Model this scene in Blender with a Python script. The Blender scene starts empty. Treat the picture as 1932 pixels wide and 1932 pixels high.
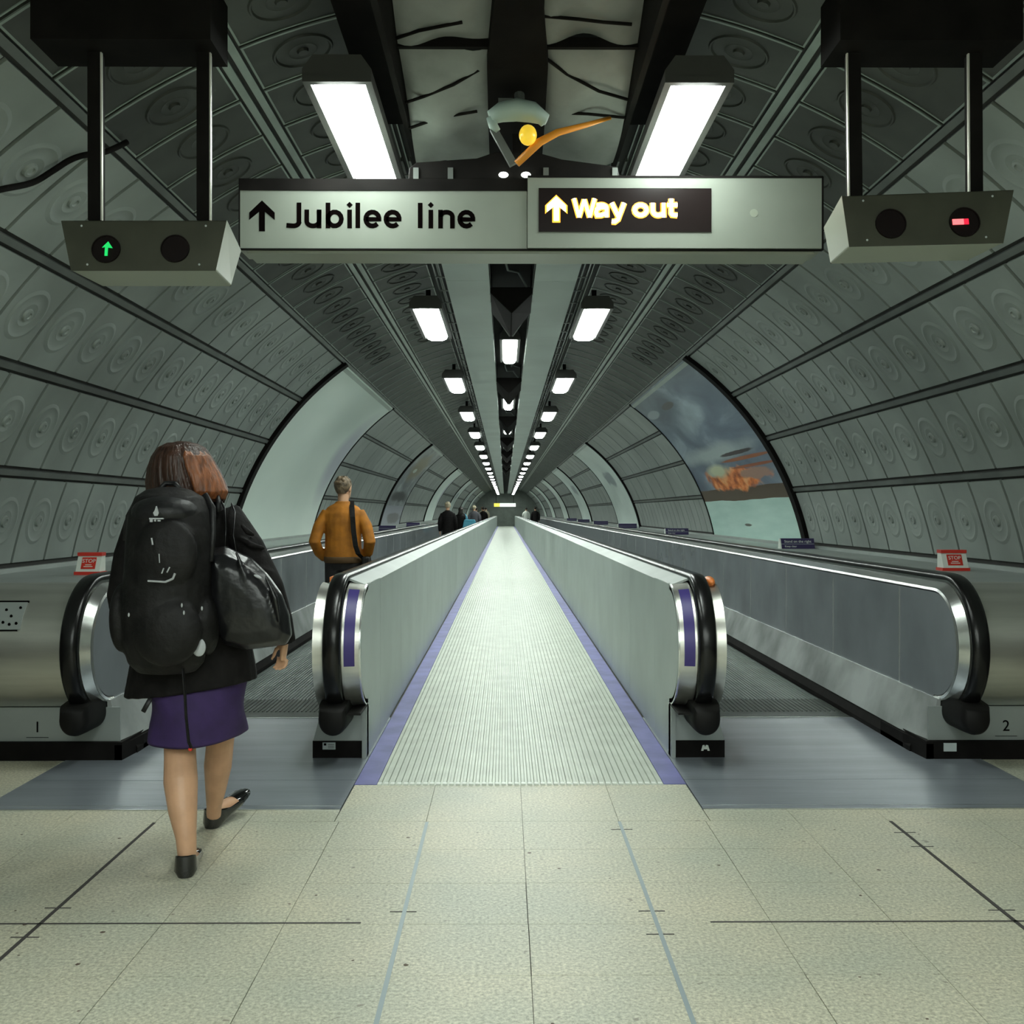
import bpy, math, random
from mathutils import Vector, Matrix
random.seed(7)
R_ = math.radians
PI = math.pi
C = bpy.context.scene.collection

# ------------------------------------------------------------------ camera
CX, CZ, F = -0.076, 1.35, 1932.0
YAW = math.atan(13/1932)
cam_d = bpy.data.cameras.new('camera'); cam_d.sensor_width = 36; cam_d.lens = 36.0
cam_d.clip_start = 0.05; cam_d.clip_end = 400
cam = bpy.data.objects.new('camera', cam_d); C.objects.link(cam)
cam.location = (CX, 0, CZ); cam.rotation_euler = (R_(90), 0, -YAW)
bpy.context.scene.camera = cam

def at(px, py, Y):
    """world point at world depth Y seen near picture point px,py (survey helper)"""
    u = (px-966)/F; v = (966-py)/F
    c, s = math.cos(YAW), math.sin(YAW)
    dx = u*c + s; dy = -u*s + c
    return Vector((CX + dx/dy*Y, Y, CZ + v/dy*Y))

# ------------------------------------------------------------------ materials
def mat(name, col, rough=0.5, metal=0.0, nz=None, amt=0.15, bump=0.0, bscale=None, spec=0.5, stretch=None, emit=None, estr=0.0, coat=0.0, col2=None):
    m = bpy.data.materials.new(name); m.use_nodes = True
    nt = m.node_tree; N = nt.nodes; L = nt.links
    b = N['Principled BSDF']
    b.inputs['Base Color'].default_value = (*col, 1)
    b.inputs['Roughness'].default_value = rough
    b.inputs['Metallic'].default_value = metal
    b.inputs['Specular IOR Level'].default_value = spec
    b.inputs['Coat Weight'].default_value = coat
    if emit:
        b.inputs['Emission Color'].default_value = (*emit, 1); b.inputs['Emission Strength'].default_value = estr
    if nz or bump:
        tc = N.new('ShaderNodeTexCoord'); mp = N.new('ShaderNodeMapping')
        L.new(tc.outputs['Object'], mp.inputs['Vector'])
        if stretch: mp.inputs['Scale'].default_value = stretch
    if nz:
        n = N.new('ShaderNodeTexNoise'); n.inputs['Scale'].default_value = nz; n.inputs['Detail'].default_value = 5
        L.new(mp.outputs['Vector'], n.inputs['Vector'])
        r = N.new('ShaderNodeValToRGB')
        r.color_ramp.elements[0].position = 0.35; r.color_ramp.elements[1].position = 0.68
        lo = tuple(c*(1-amt) for c in col) if not col2 else col2
        r.color_ramp.elements[0].color = (*lo, 1)
        r.color_ramp.elements[1].color = (*[min(1, c*(1+amt)) for c in col], 1)
        L.new(n.outputs['Fac'], r.inputs['Fac']); L.new(r.outputs['Color'], b.inputs['Base Color'])
    if bump:
        n2 = N.new('ShaderNodeTexNoise'); n2.inputs['Scale'].default_value = bscale or 60; n2.inputs['Detail'].default_value = 4
        L.new(mp.outputs['Vector'], n2.inputs['Vector'])
        bp = N.new('ShaderNodeBump'); bp.inputs['Strength'].default_value = bump; bp.inputs['Distance'].default_value = 0.01
        L.new(n2.outputs['Fac'], bp.inputs['Height']); L.new(bp.outputs['Normal'], b.inputs['Normal'])
    return m

M = {}
M['panel'] = mat('wall_panel_enamel', (0.24, 0.272, 0.252), 0.42, 0.0, 1.7, 0.16)
M['joint'] = mat('dark_joint', (0.025, 0.025, 0.022), 0.7)
M['rail'] = mat('seam_rail', (0.135, 0.15, 0.14), 0.45, 0.3, 3, 0.2)
M['perf'] = mat('perforated_dark_panel', (0.052, 0.056, 0.050), 0.55, 0.1, 2.3, 0.3)
M['perfrail'] = mat('pale_green_rail', (0.26, 0.31, 0.28), 0.4, 0.3, 3, 0.15)
M['dot'] = mat('boss_centre', (0.6, 0.65, 0.6), 0.3, 0.6)
M['soffit'] = mat('soffit_plate', (0.40, 0.47, 0.43), 0.45, 0.0, 1.4, 0.08)
M['black'] = mat('black_paint', (0.009, 0.008, 0.0075), 0.7, 0, 6, 0.3, spec=.08)
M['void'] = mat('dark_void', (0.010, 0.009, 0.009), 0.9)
M['canvas'] = mat('grey_canvas', (0.25, 0.265, 0.26), 0.8, 0, 3, 0.25, 0.3, 12)
M['rubber'] = mat('handrail_rubber', (0.006, 0.006, 0.006), 0.25, 0, 12, 0.2, spec=.4)
M['spot'] = mat('spot_lamp', (.9, .9, .8), .5, emit=(.9, 1, .9), estr=3)
M['boot'] = mat('boot_rubber', (0.006, 0.0055, 0.005), 0.6, spec=.25)
M['chrome'] = mat('polished_edge', (0.62, 0.64, 0.62), 0.22, 0.85)
M['brushed'] = mat('brushed_steel', (0.60, 0.60, 0.55), 0.30, 0.85, 2, 0.10, 0.08, 40, stretch=(0.6, 8, 8))
M['brushed2'] = mat('satin_steel', (0.34, 0.375, 0.36), 0.46, 0.35, 2.5, 0.08)
M['skirt'] = mat('skirt_steel', (0.72, 0.75, 0.74), 0.24, 0.55, 2.4, 0.3, 0.15, 4)
M['side'] = mat('side_panel_coat', (0.50, 0.555, 0.53), 0.40, 0.25, 2.2, 0.06)
M['sideout'] = mat('outer_panel_steel', (0.275, 0.30, 0.32), 0.22, 0.3, 2.0, 0.12)
M['plate'] = mat('landing_plate', (0.27, 0.30, 0.335), 0.30, 0.35, 1.6, 0.15, 0.10, 9, stretch=(0.5, 4, 1))
M['purple'] = mat('purple_film', (0.045, 0.03, 0.19), 0.4)
M['purplefl'] = mat('purple_floor_paint', (0.135, 0.135, 0.36), 0.5, 0, 5, 0.2)
M['comb'] = mat('comb_plate', (0.10, 0.115, 0.105), 0.5, 0.6, 9, 0.2)
M['pallet'] = mat('pallet_metal', (0.18, 0.21, 0.20), 0.42, 0.3, 4, 0.15)
M['tread'] = mat('ribbed_floor', (0.47, 0.51, 0.44), 0.43, 0.30, 6, 0.10)
M['lamp'] = mat('lamp_diffuser', (0.9, 0.92, 0.9), 0.5, emit=(0.91, 1.0, 0.93), estr=20)
M['lamphouse'] = mat('lamp_housing', (0.035, 0.036, 0.032), 0.6)
M['signwhite'] = mat('sign_white', (0.235, 0.26, 0.225), 0.42, 0, 4, 0.04, spec=.3)
M['signedge'] = mat('sign_edge', (0.30, 0.33, 0.27), 0.4)
M['ink'] = mat('sign_ink', (0.003, 0.002, 0.002), 0.9, spec=.0)
M['ledblack'] = mat('led_window', (0.012, 0.008, 0.008), 0.2)
M['ledwhite'] = mat('led_core', (1, 0.9, 0.7), 0.5, emit=(1.0, 0.86, 0.60), estr=3.2)
M['ledorange'] = mat('led_halo', (1, 0.4, 0.05), 0.5, emit=(1.0, 0.35, 0.02), estr=1.2)
M['green'] = mat('green_arrow_led', (0, .5, .1), 0.5, emit=(0.01, 0.42, 0.09), estr=.7)
M['red'] = mat('red_bar_led', (.8, 0, .05), 0.5, emit=(1.0, 0.02, 0.05), estr=.5)
M['redpink'] = mat('pink_bar_led', (.8, .3, .35), 0.5, emit=(1.0, 0.12, 0.13), estr=.8)
M['box'] = mat('signal_box_paint', (0.055, 0.057, 0.040), 0.45, 0.2, 7, 0.15)
M['poleedge'] = mat('pale_pole_edge', (.62, .62, .55), .3, .3)
M['boxside'] = mat('signal_box_side', (0.32, 0.35, 0.29), 0.4)
M['lens'] = mat('dark_lens', (0.008, 0.005, 0.005), 0.45, spec=.15)
M['redplastic'] = mat('red_plastic', (0.62, 0.035, 0.02), 0.45)
M['white'] = mat('white_plastic', (0.72, 0.76, 0.70), 0.45)
M['sticker'] = mat('grey_sticker', (0.45, 0.5, 0.5), 0.5)
M['infopurple'] = mat('dark_purple_sign', (0.035, 0.025, 0.09), 0.4)
M['orange'] = mat('orange_glow_colour', (0.75, 0.22, 0.05), 0.4)  # orange light by the handrails, put in as plain colour
M['orangeglint'] = mat('orange_reflection', (0.75, 0.28, 0.02), 0.45)  # colour of the orange reflection at the camera unit
M['cctv'] = mat('cctv_white', (0.36, 0.46, 0.42), 0.4)
M['yellow'] = mat('amber_reflection', (0.7, 0.45, 0.02), 0.3, emit=(0.9, 0.6, 0.05), estr=0.35)  # reflection put in as amber colour with a faint glow
M['skin'] = mat('skin', (0.60, 0.345, 0.21), 0.45, 0, 14, 0.08)
M['jacket'] = mat('black_wool', (0.007, 0.006, 0.006), 0.75, 0, 20, 0.35, 0.5, 30, spec=.2)
M['skirtcloth'] = mat('purple_cloth', (0.034, 0.015, 0.085), 0.8, 0, 12, 0.18, 0.25, 22)
M['pack'] = mat('black_nylon', (0.006, 0.0055, 0.0055), 0.6, 0, 16, 0.5, 0.9, 16, spec=.3)
M['pack2'] = mat('charcoal_nylon', (0.010, 0.010, 0.011), 0.45, 0, 10, 0.3, 0.8, 14, spec=.35)
M['tote'] = mat('black_leather', (0.008, 0.008, 0.009), 0.28, 0, 8, 0.25, 0.9, 7)
M['silver'] = mat('reflective_grey', (0.42, 0.44, 0.46), 0.4)
M['hair'] = mat('brown_hair', (0.040, 0.015, 0.008), 0.42, 0, 9, 0.5, 0.9, 9, stretch=(7, 7, 1.0))
M['hairlit'] = mat('auburn_lock', (0.21, 0.068, 0.022), 0.40, 0, 9, 0.45, 0.9, 9, stretch=(7, 7, 1.0))  # brown hair with reflected light put into the colour
M['patent'] = mat('black_patent', (0.008, 0.008, 0.008), 0.10, 0, coat=0.6)
M['ochre'] = mat('ochre_suede', (0.43, 0.155, 0.010), 0.75, 0, 9, 0.25, 0.6, 8)
M['rib'] = mat('brown_rib_knit', (0.10, 0.055, 0.02), 0.8)
M['trouser'] = mat('dark_trousers', (0.018, 0.016, 0.016), 0.8)
M['ashhair'] = mat('ash_brown_hair', (0.16, 0.115, 0.07), 0.55, 0, 30, 0.6, 0.8, 30)
M['darkhair'] = mat('dark_hair', (0.02, 0.015, 0.012), 0.6)
M['paleh'] = mat('pale_blond_hair', (0.50, 0.43, 0.30), 0.6)
M['eye'] = mat('eye_white', (0.7, 0.7, 0.68), 0.2)
M['lip'] = mat('lip', (0.45, 0.14, 0.11), 0.5)
M['blue'] = mat('turquoise_bag', (0.10, 0.42, 0.58), 0.6)
M['greycoat'] = mat('slate_coat', (0.06, 0.06, 0.07), 0.8)
M['beige'] = mat('beige_coat', (0.35, 0.32, 0.24), 0.8)
M['farsign'] = mat('far_sign_white', (0.8, 0.85, 0.8), 0.5, emit=(0.8, 0.95, 0.85), estr=0.8)
M['farsigny'] = mat('far_sign_yellow', (0.8, 0.7, 0.1), 0.5, emit=(0.85, 0.75, 0.1), estr=0.6)
M['farwall'] = mat('far_wall', (0.16, 0.19, 0.165), 0.6, 0, 2, 0.15)
M['stripe'] = mat('floor_joint_dark', (0.055, 0.05, 0.047), 0.7)
M['stripm'] = mat('steel_joint', (0.30, 0.36, 0.38), 0.4, 0.3)
M['chewing'] = mat('floor_spot', (0.10, 0.07, 0.05), 0.7)

def stone():
    m = bpy.data.materials.new('granite_floor'); m.use_nodes = True
    nt = m.node_tree; N = nt.nodes; L = nt.links; b = N['Principled BSDF']
    tc = N.new('ShaderNodeTexCoord')
    n1 = N.new('ShaderNodeTexNoise'); n1.inputs['Scale'].default_value = 85; n1.inputs['Detail'].default_value = 3; n1.inputs['Roughness'].default_value = .7
    n2 = N.new('ShaderNodeTexNoise'); n2.inputs['Scale'].default_value = 1.6; n2.inputs['Detail'].default_value = 3
    v = N.new('ShaderNodeTexVoronoi'); v.inputs['Scale'].default_value = 26
    n3 = N.new('ShaderNodeTexNoise'); n3.inputs['Scale'].default_value = 24; n3.inputs['Detail'].default_value = 2
    for n in (n1, n2, v, n3): L.new(tc.outputs['Object'], n.inputs['Vector'])
    r1 = N.new('ShaderNodeValToRGB')
    e = r1.color_ramp.elements
    e[0].position = .28; e[0].color = (.29, .275, .215, 1)
    e[1].position = .72; e[1].color = (.78, .75, .62, 1)
    e2 = r1.color_ramp.elements.new(.5); e2.color = (.53, .52, .425, 1)
    L.new(n1.outputs['Fac'], r1.inputs['Fac'])
    r2 = N.new('ShaderNodeValToRGB')
    r2.color_ramp.elements[0].position = .35; r2.color_ramp.elements[0].color = (.86, .9, .88, 1)
    r2.color_ramp.elements[1].position = .65; r2.color_ramp.elements[1].color = (1.06, 1.03, .96, 1)
    L.new(n2.outputs['Fac'], r2.inputs['Fac'])
    mx = N.new('ShaderNodeMixRGB'); mx.blend_type = 'MULTIPLY'; mx.inputs[0].default_value = 1
    L.new(r1.outputs['Color'], mx.inputs[1]); L.new(r2.outputs['Color'], mx.inputs[2])
    r3 = N.new('ShaderNodeValToRGB')   # small dark specks, worn chips
    r3.color_ramp.elements[0].position = .70; r3.color_ramp.elements[0].color = (0, 0, 0, 1)
    r3.color_ramp.elements[1].position = .76; r3.color_ramp.elements[1].color = (.6, .6, .6, 1)
    L.new(n3.outputs['Fac'], r3.inputs['Fac'])
    mx2 = N.new('ShaderNodeMixRGB'); L.new(r3.outputs['Color'], mx2.inputs[0])
    L.new(mx.outputs['Color'], mx2.inputs[1]); mx2.inputs[2].default_value = (.12, .09, .07, 1)
    L.new(mx2.outputs['Color'], b.inputs['Base Color'])
    b.inputs['Roughness'].default_value = .42
    bp = N.new('ShaderNodeBump'); bp.inputs['Strength'].default_value = .08; bp.inputs['Distance'].default_value = .004
    L.new(n1.outputs['Fac'], bp.inputs['Height']); L.new(bp.outputs['Normal'], b.inputs['Normal'])
    return m
M['stone'] = stone()

# ------------------------------------------------------------------ mesh builder
class MB:
    def __init__(s): s.v = []; s.f = []; s.m = []; s.uv = {}
    def add(s, vs, fs, mi=0):
        o = len(s.v); s.v += [tuple(p) for p in vs]
        for f in fs: s.f.append(tuple(i+o for i in f)); s.m.append(mi)
    def box(s, a, b, mi=0):
        x0, y0, z0 = [min(a[i], b[i]) for i in range(3)]; x1, y1, z1 = [max(a[i], b[i]) for i in range(3)]
        s.add([(x0,y0,z0),(x1,y0,z0),(x1,y1,z0),(x0,y1,z0),(x0,y0,z1),(x1,y0,z1),(x1,y1,z1),(x0,y1,z1)],
              [(0,3,2,1),(4,5,6,7),(0,1,5,4),(1,2,6,5),(2,3,7,6),(3,0,4,7)], mi)
    def rings(s, rs, mi=0, cap=True, closed=True):
        n = len(rs[0]); vs = [p for r in rs for p in r]; fs = []
        for k in range(len(rs)-1):
            for i in range(n if closed else n-1):
                j = (i+1) % n
                fs.append((k*n+i, k*n+j, (k+1)*n+j, (k+1)*n+i))
        if cap and closed:
            fs.append(tuple(range(n-1, -1, -1))); fs.append(tuple((len(rs)-1)*n+i for i in range(n)))
        s.add(vs, fs, mi)
    def prism(s, poly, axis, a, b, mi=0):
        """poly 2-D points; axis 'x': poly=(y,z); 'y': poly=(x,z); 'z': poly=(x,y)"""
        def P(p, t): return {'x': (t, p[0], p[1]), 'y': (p[0], t, p[1]), 'z': (p[0], p[1], t)}[axis]
        s.rings([[P(p, a) for p in poly], [P(p, b) for p in poly]], mi)
    def tube(s, pts, rad, n=12, mi=0, cap=True, squash=None):
        pts = [Vector(p) for p in pts]
        if not isinstance(rad, (list, tuple)): rad = [rad]*len(pts)
        rs = []; up = None
        for i, p in enumerate(pts):
            d = (pts[min(i+1, len(pts)-1)] - pts[max(i-1, 0)]).normalized()
            if up is None:
                up = Vector((0, 0, 1)) if abs(d.z) < .9 else Vector((0, 1, 0))
            a = d.cross(up).normalized(); u2 = a.cross(d).normalized(); up = u2
            r = rad[i]; ra, rb = (r if isinstance(r, (tuple, list)) else (r, r))
            rs.append([p + a*math.cos(2*PI*k/n)*ra + u2*math.sin(2*PI*k/n)*rb for k in range(n)])
        s.rings(rs, mi, cap)
    def ell(s, c, r, n=16, m=10, mi=0, rot=None):
        c = Vector(c); rs = []
        for j in range(1, m):
            t = PI*j/m
            ring = [Vector((r[0]*math.sin(t)*math.cos(2*PI*k/n), r[1]*math.sin(t)*math.sin(2*PI*k/n), -r[2]*math.cos(t))) for k in range(n)]
            if rot: ring = [rot @ q for q in ring]
            rs.append([c+q for q in ring])
        o = len(s.v); s.rings(rs, mi, cap=False)
        top = Vector((0, 0, r[2])); bot = Vector((0, 0, -r[2]))
        if rot: top = rot @ top; bot = rot @ bot
        b0 = len(s.v); s.v += [tuple(c+bot), tuple(c+top)]
        for k in range(n):
            s.f.append((b0, o+(k+1) % n, o+k)); s.m.append(mi)
            l = o+(m-2)*n; s.f.append((b0+1, l+k, l+(k+1) % n)); s.m.append(mi)
    def build(s, name, mats, parent=None, smooth=False, sharp=None):
        me = bpy.data.meshes.new(name); me.from_pydata(s.v, [], s.f)
        mats = mats if isinstance(mats, (list, tuple)) else [mats]
        for m_ in mats: me.materials.append(m_)
        me.polygons.foreach_set('material_index', s.m)
        if smooth: me.polygons.foreach_set('use_smooth', [True]*len(s.f))
        me.update()
        o = bpy.data.objects.new(name, me); C.objects.link(o)
        if parent is not None: o.parent = parent
        if smooth and sharp:
            me.set_sharp_from_angle(angle=R_(sharp))
        return o

def tag(o, label=None, cat=None, group=None, kind=None):
    if label: o['label'] = label
    if cat: o['category'] = cat
    if group: o['group'] = group
    if kind: o['kind'] = kind
    return o
def thing(name, label, cat, loc=(0, 0, 0), group=None):
    o = bpy.data.objects.new(name, None); C.objects.link(o); o.empty_display_size = .1
    o.location = loc; return tag(o, label, cat, group)
def part(mb, name, mats, parent, smooth=False, sharp=None, label=None):
    """mesh authored in world coordinates, put under a parent that only has a location"""
    o = mb.build(name, mats, parent, smooth, sharp)
    L = parent.matrix_basis.translation.copy()
    pp = parent.parent
    while pp is not None: L += pp.matrix_basis.translation; pp = pp.parent
    o.data.transform(Matrix.Translation(-L))
    if label: o['label'] = label
    return o
def bevel(o, w=.004, seg=2):
    m = o.modifiers.new('bevel', 'BEVEL'); m.width = w; m.segments = seg; m.limit_method = 'ANGLE'; m.angle_limit = R_(40)
    return o
def remesh(o, vox, smooth=4):
    m = o.modifiers.new('r', 'REMESH'); m.mode = 'VOXEL'; m.voxel_size = vox; m.use_smooth_shade = True
    if smooth:
        m2 = o.modifiers.new('s', 'SMOOTH'); m2.factor = .5; m2.iterations = smooth
    dg = bpy.context.evaluated_depsgraph_get(); dg.update()
    me = bpy.data.meshes.new_from_object(o.evaluated_get(dg))
    mats = [x for x in o.data.materials]
    old = o.data; o.modifiers.clear(); o.data = me
    me.materials.clear()
    for x in mats: me.materials.append(x)
    me.polygons.foreach_set('use_smooth', [True]*len(me.polygons))
    bpy.data.meshes.remove(old)
    return o
def text(body, size, loc, rot, m, parent, name='lettering', ext=.0008, align='CENTER', bold=0.0):
    cu = bpy.data.curves.new(name, 'FONT'); cu.body = body; cu.size = size; cu.align_x = align; cu.align_y = 'CENTER'; cu.extrude = ext; cu.offset = bold
    t = bpy.data.objects.new('t', cu); C.objects.link(t)
    dg = bpy.context.evaluated_depsgraph_get(); dg.update()
    me = bpy.data.meshes.new_from_object(t.evaluated_get(dg)); bpy.data.objects.remove(t)
    me.transform(Matrix.Translation(loc) @ rot.to_4x4())
    L = parent.matrix_basis.translation; me.transform(Matrix.Translation(-L))
    me.materials.clear(); me.materials.append(m)
    o = bpy.data.objects.new(name, me); C.objects.link(o); o.parent = parent
    return o
FRONT = Matrix.Rotation(R_(90), 3, 'X')     # text upright, read from -Y

# ------------------------------------------------------------------ tunnel lining
RR, ZC = 3.39, 0.33
YB, YE = -9.0, 98.0
def ang(slope, side=-1):
    # angle on the lining that a straight seam has
    x0 = abs(side*CX) if side < 0 else CX
    ox = CX*side; oz = CZ-ZC       # mirrored so the wanted side is +x
    dx, dz = 1.0, slope; n = math.hypot(dx, dz); dx /= n; dz /= n
    b = ox*dx+oz*dz; c = ox*ox+oz*oz-RR*RR
    t = -b+math.sqrt(b*b-c)
    return math.atan2(oz+dz*t, ox+dx*t)
A0 = math.asin((.98-ZC)/RR)
A3 = ang(.082); A2 = ang(.297); A1 = ang(.548); A4 = ang(.94); A5 = ang(1.65); A6 = ang(3.5)
def cyl(side, a, y, h=0.0):
    return (side*(RR-h)*math.cos(a), y, ZC+(RR-h)*math.sin(a))
def hit(px, py, h=0.0):
    u = at(px, py, 1.0) - Vector((CX, 0, CZ))
    ox, oz = CX, CZ-ZC; r = RR-h
    A = u.x**2+u.z**2; B = 2*(ox*u.x+oz*u.z); Cc = ox*ox+oz*oz-r*r
    t = (-B+math.sqrt(B*B-4*A*Cc))/(2*A)
    return Vector((CX, 0, CZ)) + u*t

def sheet(mb, side, a0, a1, y0, y1, h, mi, n=5, thick=0.0):
    """a curved plate; with thick its rims are turned back to the lining"""
    rs = []
    for i in range(n+1):
        a = a0+(a1-a0)*i/n
        if thick:
            rs.append([cyl(side, a, y0, h-thick), cyl(side, a, y0, h), cyl(side, a, y1, h), cyl(side, a, y1, h-thick)])
        else:
            rs.append([cyl(side, a, y0, h), cyl(side, a, y1, h)])
    mb.rings(rs, mi, cap=False, closed=False)
    if thick:
        for r in (rs[0], rs[-1]): mb.add(r, [(0, 1, 2, 3)], mi)
def boss(mb, side, ac, yc, h, r, mi, prof, mdot=None, n=26):
    rs = []
    for (rr, hh) in prof:
        rs.append([cyl(side, ac+rr*r*math.sin(2*PI*k/n)/RR, yc+rr*r*math.cos(2*PI*k/n), h+hh) for k in range(n)])
    mb.rings(rs, mi, cap=False)
    c = cyl(side, ac, yc, h+prof[-1][1]); o = len(mb.v); mb.v.append(tuple(c))
    base = o-n
    for k in range(n): mb.f.append((base+k, base+(k+1) % n, o)); mb.m.append(mdot if mdot is not None else mi)
RIPPLE = [(1.0, 0), (.94, .003), (.86, .0065), (.78, .003), (.72, .0005), (.52, .001), (.44, .0045), (.36, .001), (.24, .0), (.21, .012), (.13, .014), (.10, .006), (.05, .006), (.0001, .006)]
DISC = [(1.0, 0), (.96, .008), (.91, .008), (.86, .0), (.52, .0), (.46, .003), (.40, .0), (.20, .0), (.17, .012), (.0001, .012)]

PITCH = .47
ADS = {-1: [(12.0, 17.1)], 1: [(11.45, 16.5)]}
for k in range(1, 6):
    ADS[-1].append((12.0+14.2*k, 12.0+14.2*k+4.9)); ADS[1].append((11.45+14.1*k, 11.45+14.1*k+4.9))
ADS[-1] = [(a, b) for a, b in ADS[-1]]
def in_ad(side, y0, y1):
    return any(y0 < b-.01 and y1 > a+.01 for a, b in ADS[side])
rows = [(A0, A3), (A3, A2), (A2, A1), (A1, A4)]
for side, nm in ((-1, 'wall_left'), (1, 'wall_right')):
    mb = MB()
    sheet(mb, side, -.10, A4+.02, YB, YE, 0, 1, 14)
    for s_ in (A3, A2, A1, A4):
        w = .019/RR
        sheet(mb, side, s_-w, s_+w, YB, YE, .022, 2, 1, .022)
    sheet(mb, side, A0-.03, A0-.004, YB, YE, .03, 2, 2, .03)
    for (a, b) in rows:
        m_ = .042/RR
        # pitch cells up to the first advertisement, then wide cells between advertisements
        cells = []
        y = YB
        first = ADS[side][0][0]
        k0 = int((first-YB)/PITCH)
        for k in range(k0): cells.append((first-.12-(k+1)*PITCH, first-.12-k*PITCH, True))
        prev = ADS[side][0][1]
        for (s0, s1) in ADS[side][1:]+[(YE, YE)]:
            n = max(1, round((s0-.12-prev-.04)/1.28)) if a > A0+.001 else max(1, round((s0-.12-prev-.04)/.5))
            for k in range(n):
                w_ = (s0-.12-prev-.04)/n
                cells.append((prev+.04+k*w_, prev+.04+(k+1)*w_, False))
            prev = s1
        for (y0, y1, near) in cells:
            g = .015
            sheet(mb, side, a+m_, b-m_, y0+g, y1-g, .018, 0, 5, .018)
            if near and y1 > 1.0:
                ac = (a+b)/2; rad = min(.165, (b-a)*RR*.30)
                boss(mb, side, ac, (y0+y1)/2, .0185, rad, 0, RIPPLE)
    o = mb.build(nm, [M['panel'], M['joint'], M['rail']], None, True, 25); tag(o, kind='structure')

# ceiling: darker perforated panels, rails, channel
mb = MB()
for side in (-1, 1):
    sheet(mb, side, A4, PI/2, YB, YE, 0, 1, 12)
    for s_, w in ((A5, .05), (A6, .02)):
        sheet(mb, side, s_-w/RR, s_-.012/RR, YB, YE, .028, 3, 1, .028)
        sheet(mb, side, s_+.012/RR, s_+w/RR, YB, YE, .028, 3, 1, .028)
    for (a, b) in ((A4, A5), (A5, A6)):
        y = YB; k = 0
        while y < YE-.5:
            m_ = .065/RR
            sheet(mb, side, a+(.03/RR if a == A4 else m_), b-m_, y+.011, y+PITCH-.011, .018, 2, 5, .018)
            # frame bead that catches the light
            aa_ = a+(.03/RR if a == A4 else m_)
            sheet(mb, side, aa_, b-m_, y+.011, y+.025, .024, 3, 5, .006)
            if y < 24:
                sheet(mb, side, aa_, b-m_, y+PITCH-.019, y+PITCH-.011, .022, 3, 5, .004)
                sheet(mb, side, aa_, aa_+.010/RR, y+.02, y+PITCH-.015, .022, 3, 1, .004); sheet(mb, side, b-m_-.010/RR, b-m_, y+.02, y+PITCH-.015, .022, 3, 1, .004)
            if 1.0 < y < 13:
                boss(mb, side, (a+b)/2, y+PITCH/2, .0185, min(.15, (b-a)*RR*.3), 2, DISC, 4)
            y += PITCH; k += 1
ceil = mb.build('ceiling', [M['panel'], M['joint'], M['perf'], M['perfrail'], M['dot']], None, True, 25); tag(ceil, kind='structure')

# soffit plates with the open channel between them, from 5.2 m on
for (x0, x1) in ((-.525, -.195), (.145, .465)):
    mb = MB(); y = 5.25
    while y < YE-1:
        mb.box((x0, y+.002, 3.10), (x1, y+2.5-.002, 3.13)); y += 2.5
    mb.box((x0-.006, 5.25, 3.135), (x1+.006, YE-1, 3.15))
    part(mb, 'soffit_plate', M['soffit'], ceil)
mb = MB()
for x in (-.60, -.56, .50, .54):
    mb.box((x-.006, 5.2, 3.13), (x+.006, YE-1, 3.15))
y = 5.4
while y < 60:
    for (a, b) in ((-.605, -.525), (.465, .545)): mb.box((a, y, 3.125), (b, y+.02, 3.135))
    y += .47
part(mb, 'edge_track', M['rail'], ceil)
# dark centre channel
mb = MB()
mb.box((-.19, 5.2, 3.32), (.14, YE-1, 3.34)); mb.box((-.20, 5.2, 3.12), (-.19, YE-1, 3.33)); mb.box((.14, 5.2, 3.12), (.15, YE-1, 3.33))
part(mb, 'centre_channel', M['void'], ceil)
mb = MB()
for s in (-1, 1):
    x = -.025+s*.62
    mb.box((x-.09, 1.0, 3.28), (x+.09, 5.1, 3.34))
    mb.box((-.025+s*.50-.012, 1.5, 3.10), (-.025+s*.50+.012, 5.2, 3.36))
part(mb, 'light_trough', M['black'], ceil)
# near bay: sagging canvas panels either side of a dark beam
def zcan(y): return 3.05 + max(0, (5.1-y))**1.55*.20
mb = MB()
ys = [1.2, 1.9, 2.6, 3.3, 4.15, 5.1]
for (xa, xb) in ((-.51, -.125), (.075, .46)):
    for k in range(len(ys)-1):
        y0, y1 = ys[k]+.012, ys[k+1]-.012; n = 14; rs = []
        for i in range(n+1):
            u = i/n; ring = []
            for j in range(n+1):
                v = j/n
                z = zcan(y0+(y1-y0)*v) - .030*math.sin(PI*u)**.6*math.sin(PI*v)**.6 + .016*math.sin(5.5*(u+v)+k*2+xa*3) + .012*math.sin(9*(u-v*.6)+k)
                ring.append((xa+(xb-xa)*u, y0+(y1-y0)*v, z+.02))
            rs.append(ring)
        mb.rings(rs, 0, cap=False, closed=False)
part(mb, 'canvas_panel', M['canvas'], ceil, True)
mb = MB()
for y in ys[1:-1]:
    z = zcan(y); mb.box((-.52, y-.012, z-.005), (.47, y+.012, z+.035))
part(mb, 'cross_bar', M['black'], ceil)
mb = MB()
rs = []
for y in [1.2, 2, 2.6, 3.2, 3.8, 4.2, 4.6, 5.15]:
    z = zcan(y); w = .125 if y > 3.9 else .085
    rs.append([(-.025-w, y, z-.05), (-.025+w, y, z-.05), (-.025+w, y, z+.12), (-.025-w, y, z+.12)])
mb.rings(rs); part(mb, 'centre_beam', M['black'], ceil)

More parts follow.
